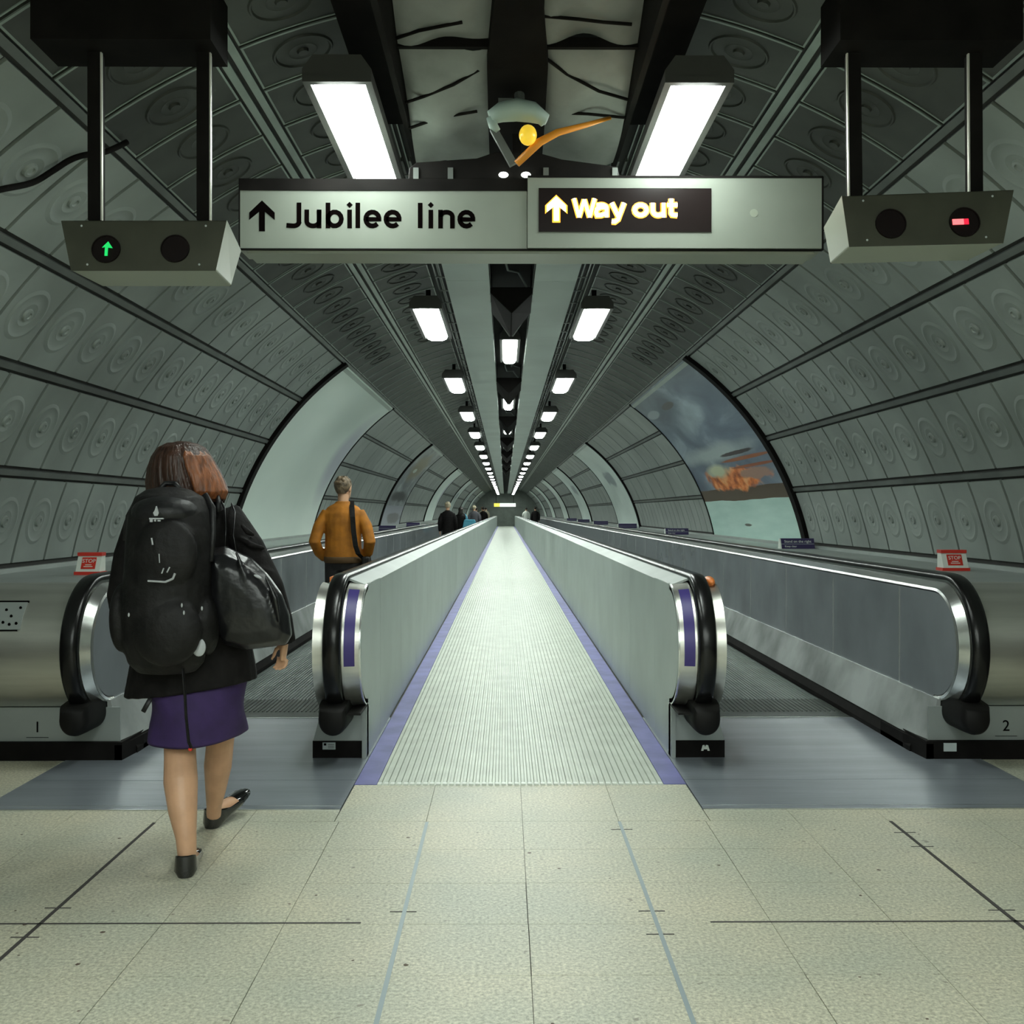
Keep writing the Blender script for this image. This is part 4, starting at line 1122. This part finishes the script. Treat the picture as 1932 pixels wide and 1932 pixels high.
def person(lab, x, y, H, coat, legs, hairm, group=None, fwd=Vector((0, 1, 0)), arms='down', coatlen=.50, vox=.010, hairlong=False, width=1.0, lean=0.0, hem=None):
    k = H/1.75; B = Vector((x, y, .003))
    t = thing('person', lab, 'person', B, group)
    def P(a, b, c_): return B+Vector((a*k, b*k, c_*k))
    # body
    mb = MB()
    hc = P(0, .01, 1.63); add_head(mb, hc, k, fwd)
    mb.tube([P(0, -.01, 1.42), P(0, -.005, 1.50), P(0, .0, 1.56)], [.062*k, .056*k, .055*k], 14)
    def tor(z, rx, ry, b=0): return [P(rx*math.cos(2*PI*i/20), b+ry*math.sin(2*PI*i/20), z) for i in range(20)]
    mb.rings([tor(.84, .155, .10), tor(.93, .165, .11), tor(1.08, .14, .095), tor(1.25, .165, .11), tor(1.36, .18, .105), tor(1.43, .14, .08), tor(1.47, .07, .06)])
    leg = {}
    for s in (-1, 1):
        L0 = [P(s*.085, 0, .88), P(s*.095, .005, .68), P(s*.095, .015, .48), P(s*.095, -.012, .34), P(s*.095, -.01, .10), P(s*.095, -.01, .045)]
        mb.tube(L0, [.090*k, .078*k, .056*k, .057*k, .038*k, .036*k], 14)
        mb.tube([P(s*.095, -.05, .035), P(s*.097, .02, .04), P(s*.10, .10, .03), P(s*.10, .17, .022)], [(.030*k, .030*k), (.036*k, .034*k), (.042*k, .024*k), (.030*k, .014*k)], 12)
        if arms == 'down': A_ = [P(s*.175, 0, 1.40), P(s*.225, -.02, 1.24), P(s*.245, -.035, 1.10), P(s*.245, .0, .97), P(s*.24, .04, .86)]; hd = Vector((0, .25, -1))
        elif arms == 'pockets': A_ = [P(s*.175, 0, 1.40), P(s*.235, -.03, 1.24), P(s*.275, -.07, 1.09), P(s*.245, .02, .98), P(s*.20, .08, .92)]; hd = Vector((-s*.35, .6, -.6))
        else: A_ = [P(s*.175, 0, 1.40), P(s*.225, -.02, 1.24), P(s*.26, -.04, 1.11), P(s*.22, .12, 1.10), P(s*.15, .22, 1.14)]; hd = Vector((-s*.4, 1, .1))
        leg[s] = (L0, A_, hd)
        mb.tube([A_[0]+Vector((-s*.03*k, 0, -.03*k))]+A_[1:], [.036*k, .040*k, .038*k, .034*k, .026*k], 12)
        add_hand(mb, A_[-1], hd, s, k)
    o = part(mb, 'body', M['skin'], t, True); remesh(o, vox*.8, 2)
    # trousers
    mb = MB(); mb.rings([tor(.80, .16, .105), tor(.90, .178, .122), tor(1.02, .165, .115)])
    for s in (-1, 1):
        L0 = leg[s][0]; mb.tube(L0[:-1]+[P(s*.095, -.01, .055)], [.102*k, .090*k, .072*k, .068*k, .060*k, .060*k], 14)
    o = part(mb, 'trousers', legs, t, True); remesh(o, vox, 3)
    # coat
    mb = MB(); z0 = 1.44-coatlen*1.0
    lst = [tor(z0, .185*width, .135), tor(z0+.06, .182*width, .135), tor(1.15, .178*width, .130), tor(1.28, .192*width, .132), tor(1.37, .198*width, .122), tor(1.435, .155*width, .098), tor(1.475, .085, .075), tor(1.495, .070, .068)]
    mb.rings(lst)
    for s in (-1, 1):
        A_ = [p.copy() for p in leg[s][1]]
        A_[0] = A_[0]+Vector((-s*.02*k, 0, -.015*k)); mb.tube(A_, [.062*k, .062*k, .060*k, .052*k, .044*k], 14)
    o = part(mb, 'jacket', coat, t, True); remesh(o, vox, 3)
    if hem:
        mb = MB()
        rs = []
        for dz, e in ((-.045, .180), (-.035, .188), (.012, .190), (.02, .184)):
            rs.append([P(e*width*math.cos(2*PI*i/24), (e-.048)*math.sin(2*PI*i/24), z0+dz) for i in range(24)])
        mb.rings(rs); part(mb, 'hem_band', hem, t, True)
    # shoes
    for s in (-1, 1):
        mb = MB(); mb.tube([P(s*.095, -.062, .034), P(s*.097, .02, .042), P(s*.10, .10, .036), P(s*.10, .185, .026)], [(.034*k, .034*k), (.040*k, .042*k), (.046*k, .034*k), (.032*k, .022*k)], 14)
        part(mb, 'shoe', M['black'], t, True)
    # hair
    mb = MB()
    rot = Matrix.Identity(3)
    c2 = hc-fwd.normalized()*.018*k+Vector((0, 0, .026*k))
    mb.ell(c2, (.086*k, .098*k, .096*k), 22, 16)
    for i in range(26):
        a = random.uniform(0, 2*PI); e = random.uniform(.1, 1.1)
        mb.ell(c2+Vector((.078*math.cos(a)*math.cos(e), .088*math.sin(a)*math.cos(e)-.01, .085*math.sin(e)))*k, (.020*k, .024*k, .020*k), 8, 6)
    mb.rings([[c2-fwd.normalized()*.015*k+Vector((.066*rr*math.cos(2*PI*i/16), .075*rr*math.sin(2*PI*i/16), dz))*k for i in range(16)] for dz, rr in ((-.085, .75), (-.05, 1.0), (0, 1.1))])
    if hairlong: mb.rings([[c2-fwd.normalized()*.035*k+Vector((.085*rr*math.cos(2*PI*i/16), .065*rr*math.sin(2*PI*i/16), dz))*k for i in range(16)] for dz, rr in ((-.20, .8), (-.12, 1.05), (0, 1.0))])
    o = part(mb, 'hair', hairm, t, True); remesh(o, vox*.7, 2)
    face_parts(t, hc, k, fwd)
    return t, P

man, PM_ = person('man in ochre jacket with a dark shoulder strap, standing on the left walkway', -1.655, 10.0, 1.70, M['ochre'], M['trouser'], M['ashhair'],
                  fwd=Vector((.35, 1, 0)), arms='pockets', coatlen=.52, vox=.008, width=1.02, hem=M['rib'])
# his cross-body bag
t = thing('shoulder_bag', 'small dark shoulder bag on a broad strap over the ochre jacket', 'bag', PM_(.20, -.10, .98))
mb = MB(); pts = [PM_(.075, .09, 1.50), PM_(.085, .0, 1.50), PM_(.10, -.085, 1.44), PM_(.115, -.142, 1.34), PM_(.125, -.145, 1.20), PM_(.145, -.145, 1.05), PM_(.17, -.13, .97), PM_(.21, -.06, .92)]
rs = []
for i, p in enumerate(pts):
    rs.append([p+Vector((-.024, -.004, 0)), p+Vector((.024, -.004, 0)), p+Vector((.024, .004, 0)), p+Vector((-.024, .004, 0))])
mb.rings(rs); part(mb, 'strap', M['pack'], t)
mb = MB(); c = PM_(.235, -.02, .86); mb.box(c-Vector((.035, .11, .09)), c+Vector((.035, .11, .08))); o = part(mb, 'pouch', M['pack'], t); bevel(o, .02, 3)

far = [(-1.70, 29.0, 1.64, 'jacket', 'paleh', 'rider with pale hair and a long black coat, nearest of the distant riders', 'down', False, .85),
       (-1.55, 34.0, 1.50, 'jacket', 'darkhair', 'dark-haired distant rider in black beside the turquoise bag', 'down', True, .7),
       (-1.42, 44.5, 1.64, 'greycoat', 'paleh', 'pale-haired distant rider in a slate coat behind the turquoise bag', 'down', False, .75),
       (-1.75, 39.0, 1.55, 'jacket', 'darkhair', 'distant dark rider half hidden between two pale-haired riders', 'down', False, .7)]
for (x, y, H, cm, hm, lab, ar, hl, cl) in far:
    person(lab, x, y, H, M[cm], M['trouser'], M[hm], arms=ar, coatlen=cl, vox=.014, hairlong=hl)
for (x, y, H, cm, hm) in ((-1.55, 52, 1.6, 'greycoat', 'darkhair'), (-1.35, 60, 1.65, 'jacket', 'darkhair'), (-1.6, 68, 1.7, 'beige', 'ashhair'), (-1.5, 76, 1.7, 'beige', 'darkhair')):
    person('tiny far-off rider deep along the left walkway', x, y, H, M[cm], M['trouser'], M[hm], 'far-off riders on the left walkway', coatlen=.7, vox=.018)
person('far-off person in a pale top on the right walkway', 1.45, 74, 1.68, M['white'], M['trouser'], M['darkhair'], coatlen=.55, vox=.018)
person('far-off person in black on the right walkway', 1.75, 62, 1.68, M['jacket'], M['trouser'], M['darkhair'], coatlen=.7, vox=.018)
# turquoise bag on the rider's shoulder
t = thing('tote_bag', 'bright turquoise bag carried by a distant rider', 'bag', (-1.25, 33.8, .8))
mb = MB(); mb.rings([[(-1.25+w*c_, 33.84+.07*s_*(1 if w < .2 else .8), z) for c_, s_ in ((-1, -1), (1, -1), (1, 1), (-1, 1))] for w, z in ((.20, .70), (.24, .76), (.20, 1.02), (.17, 1.10))]); o = part(mb, 'bag_body', M['blue'], t); bevel(o, .02, 3)
mb = MB(); mb.tube([(-1.36, 33.84, 1.08), (-1.37, 33.9, 1.22), (-1.40, 33.98, 1.28), (-1.36, 34.06, 1.22), (-1.30, 34.0, 1.05)], .012, 8); part(mb, 'strap', M['blue'], t)

# ---- the walking woman
wm = thing('person', 'woman walking away in black jacket and purple skirt, brown bobbed hair', 'person', (-1.27, 4.0, 0))
mb = MB()
hc = at(350, 893, 4.08); add_head(mb, hc, 1.02, Vector((.12, 1, 0)))
mb.tube([at(352, 955, 4.08), at(351, 930, 4.08), at(350, 915, 4.08)], [.056, .050, .050], 14)
def se(t, e): return math.copysign(abs(t)**e, t)
def tw(px0, px1, py, Y, ry, tilt=0, n=22, rot=0.0, e=1.0):
    a = at(px0, py, Y); b = at(px1, py, Y); c_ = (a+b)/2; rx = (b-a).length/2; out = []
    for i in range(n):
        u, v = rx*se(math.cos(2*PI*i/n), e), ry*se(math.sin(2*PI*i/n), e)
        out.append(Vector((c_.x+u*math.cos(rot)-v*math.sin(rot), c_.y+u*math.sin(rot)+v*math.cos(rot), c_.z+tilt*math.cos(2*PI*i/n))))
    return out
mb.rings([tw(282, 458, 1260, 4.05, .12), tw(278, 455, 1200, 4.05, .13), tw(285, 440, 1120, 4.05, .11), tw(280, 435, 1040, 4.05, .11), tw(272, 436, 985, 4.06, .10), tw(300, 410, 955, 4.07, .07)])
LL = [at(325, 1230, 4.05), at(333, 1330, 4.03), at(339, 1395, 4.00), at(340, 1430, 3.96), at(341, 1475, 3.91), at(345, 1530, 3.86), at(351, 1580, 3.83), at(353, 1610, 3.825), at(353, 1636, 3.83)]
mb.tube(LL, [.085, .068, .060, .060, .0635, .053, .038, .035, .034], 18)
RL = [at(408, 1230, 4.07), at(416, 1320, 4.18), at(418, 1370, 4.25), at(415, 1405, 4.28), at(411, 1445, 4.30), at(407, 1490, 4.34), at(404, 1520, 4.37), at(403, 1540, 4.385)]
mb.tube(RL, [.090, .074, .057, .056, .057, .043, .032, .031], 18)
# feet
lh = Vector((LL[-1].x, 3.815, 0)); ld = Vector((-.20, 1, 0)).normalized()
def foot(mb, h, d, grow=0.0, lift=0.0, top=1.0, pitch=0.0):
    r = Vector((d.y, -d.x, 0)); rs = []
    for (t_, w, zb, zt) in ((-.030-grow*.6, .020, .012, .045), (-.015, .029, .006, .066), (.03, .033, .004, .080), (.08, .033, .006, .070), (.13, .039, .006, .052), (.17, .042, .006, .038), (.20, .037, .007, .030), (.222+grow, .020, .010, .024)):
        ww = w+grow; ztt = (zt*top+grow); c_ = h+d*t_; zz0 = max(.002, zb-grow)
        rs.append([c_+r*ww*math.cos(2*PI*i/16)+Vector((0, 0, lift+pitch*max(0, t_)+(zz0+ztt)/2+(ztt-zz0)/2*math.sin(2*PI*i/16))) for i in range(16)])
    mb.rings(rs)
rh = Vector((RL[-1].x-.004, 4.40, 0)); rd = Vector((.36, .93, 0)).normalized()
foot(mb, lh, ld); foot(mb, rh, rd, pitch=.34)
# arms
RA = [at(425, 972, 4.06), at(470, 1035, 4.02), at(508, 1110, 3.99), at(528, 1170, 4.00), at(537, 1212, 4.02)]
LA = [at(272, 975, 4.06), at(244, 1050, 4.02), at(231, 1125, 4.00), at(234, 1165, 4.12), at(262, 1185, 4.24)]
mb.tube(RA, [.045, .040, .036, .030, .023], 14); mb.tube(LA, [.045, .040, .036, .030, .023], 14)
add_hand(mb, RA[-1], (-.12, .10, -1), 1, .80, .8, inward=(-.5, -.85, 0)); add_hand(mb, LA[-1], (.5, 1, .1), -1, .9, .8)
o = part(mb, 'body', M['skin'], wm, True); remesh(o, .0055, 2)
face_parts(wm, hc, 1.02, Vector((.12, 1, 0)))
# skirt
mb = MB()
NS = 44
def sk(a, b, ry, e, g=1):
    c_ = (a+b)/2+Vector((0, (-.03 if ry < .155 else -.01)*g, 0)); u = (b-a)/2; nn = Vector((-u.y, u.x, 0)).normalized()*(ry+.02*g)
    return [c_+u*se(math.cos(2*PI*i/NS), e)+nn*se(math.sin(2*PI*i/NS), e)*(1+.012*math.sin(i*1.9)) for i in range(NS)]
rs = [sk(at(276, 1200, 4.05), at(458, 1200, 4.05), .135, 1, 0), sk(at(274, 1245, 4.05), at(467, 1245, 4.05), .142, 1, 0), sk(at(277, 1290, 4.03), at(469, 1288, 4.07), .155, .95, 0),
      sk(at(290, 1332, 3.98), at(458, 1322, 4.12), .16, .8), sk(at(303, 1370, 3.94), at(449, 1342, 4.21), .152, .8), sk(at(313, 1410, 3.91), at(441, 1360, 4.28), .145, .8),
      sk(at(314, 1410, 3.91), at(440, 1361, 4.28), .142, .8), sk(at(318, 1385, 3.93), at(436, 1342, 4.25), .132, .8)]
mb.rings(rs, cap=False); o = part(mb, 'skirt', M['skirtcloth'], wm, True)
m_ = o.modifiers.new('sub', 'SUBSURF'); m_.levels = 1; m_.render_levels = 1
# jacket with sleeves
mb = MB()
rs = [tw(236, 485, 1297, 4.05, .182, .035), tw(243, 481, 1265, 4.05, .178, .03), tw(256, 470, 1200, 4.05, .160, .01), tw(266, 452, 1130, 4.05, .140), tw(266, 444, 1060, 4.05, .130), tw(258, 446, 995, 4.06, .125), tw(262, 440, 968, 4.06, .115), tw(296, 408, 946, 4.07, .085), tw(318, 386, 932, 4.08, .065)]
mb.rings(rs)
mb.tube(RA, [.066, .062, .058, .050, .044], 16); mb.tube(LA[:-1]+[LA[-2].lerp(LA[-1], .85)], [.066, .060, .058, .050, .042], 16)
# creases
for (a, b) in (((452, 1015), (500, 1035)), ((470, 1060), (515, 1080)), ((490, 1120), (532, 1135)), ((455, 990), (480, 1010))):
    mb.tube([at(*a, 3.965), at((a[0]+b[0])/2, (a[1]+b[1])/2+4, 3.95), at(*b, 3.965)], [.008, .013, .008], 8)
o = part(mb, 'jacket', M['jacket'], wm, True); remesh(o, .007, 2)
# hair
mb = MB()
rs = [tw(296, 424, 942, 4.03, .070, -.015), tw(282, 427, 928, 4.03, .095, -.012), tw(281, 420, 908, 4.04, .108), tw(285, 408, 885, 4.05, .116), tw(292, 396, 864, 4.05, .112), tw(303, 384, 848, 4.05, .092), tw(318, 370, 838, 4.05, .062), tw(334, 358, 833, 4.05, .028)]
mb.rings(rs)
random.seed(3)
for i in range(34):
    a = PI+PI*(i+.5)/34 + random.uniform(-.05, .05); pts = []
    for f_, r in zip(range(8), rs[::-1]):
        c2 = sum(r, Vector())/len(r); R1 = (r[0]-c2).length; Ry = max((p-c2).y for p in r)
        pts.append(c2+Vector((R1*1.0*math.cos(a), Ry*1.0*math.sin(a), 0)))
    mb.tube(pts[1:], [.006]+[random.uniform(.007, .012)]*5+[.004], 7)
o = part(mb, 'hair', M['hair'], wm, True); remesh(o, .0045, 1)
mb = MB()  # locks on the right side, light on the hair painted as auburn
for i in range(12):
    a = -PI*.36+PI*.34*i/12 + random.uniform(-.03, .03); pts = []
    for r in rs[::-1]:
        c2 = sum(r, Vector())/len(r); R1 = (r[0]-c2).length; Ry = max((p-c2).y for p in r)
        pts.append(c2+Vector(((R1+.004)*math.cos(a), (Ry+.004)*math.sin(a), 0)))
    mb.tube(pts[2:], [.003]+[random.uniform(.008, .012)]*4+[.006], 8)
o = part(mb, 'lit_locks', M['hairlit'], wm, True, label='locks with light painted on as auburn colour'); remesh(o, .004, 1)
# shoes
def shoe(h, d, pitch=0.0):
    mb = MB(); r = Vector((d.y, -d.x, 0))
    n = 16; inner = []; outer = []
    # outline of the shoe seen from above; wall rises to the topline
    pl = [(-.042, .014), (-.034, .030), (-.014, .041), (.03, .042), (.08, .041), (.13, .045), (.17, .048), (.205, .042), (.228, .026), (.238, .008)]
    tops = [.084, .084, .078, .058, .044, .038, .034, .030, .026, .022]
    loop = [(x, w, z) for (x, w), z in zip(pl, tops)]+[(x, -w, z) for (x, w), z in list(zip(pl, tops))[::-1]]
    B0 = [h+d*(x*.93)+r*w*.72+Vector((0, 0, .001)) for x, w, z in loop]; B1 = [h+d*x+r*w+Vector((0, 0, .022)) for x, w, z in loop]; T = [h+d*(x if x > 0 else x*.9)+r*w*.88+Vector((0, 0, z)) for x, w, z in loop]; T2 = [h+d*x*.985+r*w*.82+Vector((0, 0, z-.003)) for x, w, z in loop]
    mb.rings([B0, B1, T, T2], cap=True)
    # vamp over the toes
    vs = []
    rs = []
    for (t_, w, z) in ((.125, .040, .056), (.15, .046, .052), (.18, .047, .045), (.21, .038, .037), (.232, .018, .028)):
        rs.append([h+d*t_+r*w*math.cos(PI*i/10)+Vector((0, 0, .02+(z-.02)*math.sin(PI*i/10))) for i in range(11)])
    mb.rings(rs, cap=False, closed=False)
    mb.v = [(p[0], p[1], p[2]+pitch*max(0, (Vector(p)-h).dot(d))) for p in mb.v]
    o = part(mb, 'shoe', M['patent'], wm, True, 60); return o
shoe(lh, ld); shoe(rh, rd, .34)
# back pack -----------------------------------------------------------------
bp = thing('backpack', 'large black backpack with white logo on the walking woman', 'backpack', at(315, 1270, 3.82))
mb = MB()
def tp(a, b, py, Y, ry): return tw(a, b, py, Y, ry)
rs = [tp(262, 368, 1268, 3.82, .075), tp(244, 384, 1250, 3.82, .11), tp(232, 392, 1210, 3.81, .135), tp(228, 398, 1150, 3.80, .142), tp(236, 398, 1080, 3.80, .14), tp(240, 397, 1010, 3.80, .13), tp(245, 394, 965, 3.81, .115), tp(256, 384, 938, 3.82, .095), tp(276, 360, 924, 3.84, .06), tp(300, 340, 919, 3.85, .025)]
mb.rings(rs)
# side pockets and ridges
mb.ell(at(232, 1165, 3.80), (.042, .085, .13), 16, 12); mb.ell(at(394, 1180, 3.80), (.036, .08, .11), 16, 12)
mb.ell(at(315, 1190, 3.70), (.125, .06, .13), 18, 12)
mb.ell(at(312, 1045, 3.695), (.118, .045, .13), 18, 12)
o = part(mb, 'main_bag', M['pack'], bp, True); remesh(o, .008, 3)
mb = MB(); mb.ell(at(318, 968, 3.80), (.135, .125, .075), 22, 14); o = part(mb, 'lid', M['pack2'], bp, True); remesh(o, .008, 1)
for k, pp in enumerate(([(385, 935), (400, 960), (400, 1010), (395, 1060)], [(262, 945), (246, 975), (240, 1020)])):
    mb = MB(); mb.tube([at(p[0], p[1], 3.86-.02*i) for i, p in enumerate(pp)], [(.012, .018)]*len(pp), 10); part(mb, 'compression_strap', M['pack2'], bp, True)
mb = MB(); mb.tube([at(300, 925, 3.84), at(312, 912, 3.86), at(330, 912, 3.86), at(340, 924, 3.84)], .010, 10); part(mb, 'top_handle', M['pack2'], bp, True)
for s, px in ((-1, 285), (1, 412)):
    mb = MB(); mb.tube([at(px, 960, 3.90), at(px, 944, 4.0), at(px, 944, 4.12), at(px, 985, 4.20), at(px, 1090, 4.20), at(px-s*6, 1150, 4.10), at(px-s*10, 1170, 3.92)], [(.010, .028)]*7, 10); part(mb, 'shoulder_strap', M['pack2'], bp, True)
mb = MB(); mb.tube([at(345, 1262, 3.73), at(349, 1310, 3.735), at(351, 1350, 3.76), at(356, 1400, 3.78), at(361, 1411, 3.78)], [(.004, .012), (.004, .013), (.004, .012), (.005, .010), (.006, .008)], 8); part(mb, 'hanging_strap', M['pack'], bp, True)
mb = MB(); mb.ell(at(359, 1414, 3.78), (.008, .006, .007), 10, 8); part(mb, 'strap_end', M['redplastic'], bp, True, label='red strap end')
mb = MB(); mb.tube([at(284, 1318, 3.86), at(276, 1332, 3.86), at(270, 1343, 3.86)], [(.003, .009)]*3, 8); part(mb, 'zip_pull', M['pack2'], bp, True)
YL = 3.672
# logo: drop over a short bar
mb = MB(); c = at(294, 966, YL)
mb.rings([[c+Vector((a*.011, e, b*.014)) for a, b in ((0, 1.5), (.6, .5), (.9, -.3), (.5, -1), (-.5, -1), (-.9, -.2), (-.35, .5))] for e in (0, .012)])
for (a, b, w, h) in ((-.024, -.026, .050, .005), (-.022, -.036, .010, .010), (-.006, -.034, .006, .007), (.006, -.034, .010, .006)):
    mb.box(c+Vector((a, 0, b)), c+Vector((a+w, .012, b+h)))
part(mb, 'logo', M['silver'], bp, label='white logo')
mb = MB()
for (x0, y0, x1, y1, r) in ((279, 1096, 312, 1098, .0035), (312, 1098, 326, 1092, .004), (326, 1092, 330, 1082, .004), (305, 1082, 309, 1072, .0025), (315, 1080, 320, 1070, .0025), (286, 1015, 288, 1028, .003), (300, 1045, 301, 1062, .002)):
    mb = MB(); mb.tube([at(x0, y0, 3.635), at(x1, y1, 3.635)], r, 8); part(mb, 'reflective_piping', M['silver'], bp)
mb = MB()
for (x, y) in ((243, 1160), (343, 1142), (381, 1148), (347, 1156)): mb.ell(at(x, y, 3.655), (.0035, .004, .008), 8, 6)
part(mb, 'buckle', M['silver'], bp)
for c_, r_ in ((at(375, 1221, 3.725), (.026, .010, .034)), (at(264, 1228, 3.735), (.010, .008, .042))):
    mb = MB(); mb.ell(c_, r_, 14, 10); part(mb, 'reflective_patch', M['silver'], bp, True)
# tote bag ------------------------------------------------------------------
tb = thing('leather_tote_bag', 'slouchy black leather tote hanging from the woman\'s right shoulder', 'bag', at(470, 1220, 3.86))
ol_ = [(398, 1035), (425, 1030), (450, 1042), (472, 1052), (505, 1085), (530, 1120), (545, 1160), (550, 1198), (540, 1216), (500, 1222), (462, 1226), (425, 1216), (402, 1180), (394, 1120), (392, 1070)]
ctr = at(465, 1135, 3.87); mb = MB(); rs = []
for s_, dy in ((.30, -.085), (.62, -.078), (.86, -.055), (1.0, -.01), (1.0, .02), (.86, .05), (.5, .07)):
    rs.append([ctr+(at(x, y, 3.87)-ctr)*s_+Vector((0, dy, 0)) for x, y in ol_])
mb.rings(rs)
for pp in ([(445, 1040), (462, 1085), (470, 1140), (466, 1170)], [(500, 1085), (520, 1130), (528, 1175)], [(405, 1060), (415, 1110), (430, 1150)]):
    mb.tube([at(x, y, 3.80) for x, y in pp], [.006]+[.013]*(len(pp)-2)+[.004], 8)
o = part(mb, 'bag_body', M['tote'], tb, True); remesh(o, .007, 3)
for pp in ([(417, 945, 4.0), (424, 960, 3.93), (426, 1000, 3.90), (424, 1036, 3.88)], [(437, 952, 4.0), (443, 966, 3.93), (440, 1010, 3.90), (446, 1044, 3.88)]):
    a0 = at(*pp[0]); mb = MB(); mb.tube([at(pp[0][0], pp[0][1]+20, 4.18), at(pp[0][0], pp[0][1]-2, 4.12)]+[at(*p) for p in pp], [(.003, .006)]*6, 8); part(mb, 'strap', M['tote'], tb, True)
mb = MB(); mb.ell(at(486, 1088, 3.79), (.016, .006, .005), 10, 6, rot=Matrix.Rotation(R_(25), 3, 'Y')); part(mb, 'clasp', M['silver'], tb, True)

# ------------------------------------------------------------------ world and view
w = bpy.data.worlds.new('world'); bpy.context.scene.world = w; w.use_nodes = True
w.node_tree.nodes['Background'].inputs[0].default_value = (.02, .025, .022, 1); w.node_tree.nodes['Background'].inputs[1].default_value = .2
sc = bpy.context.scene
sc.view_settings.view_transform = 'Standard'; sc.view_settings.look = 'None'; sc.view_settings.gamma = 1; sc.view_settings.use_curve_mapping = False
sc.view_settings.exposure = 0.92
try:
    sc.cycles.max_bounces = 8; sc.cycles.use_denoising = True
except Exception: pass
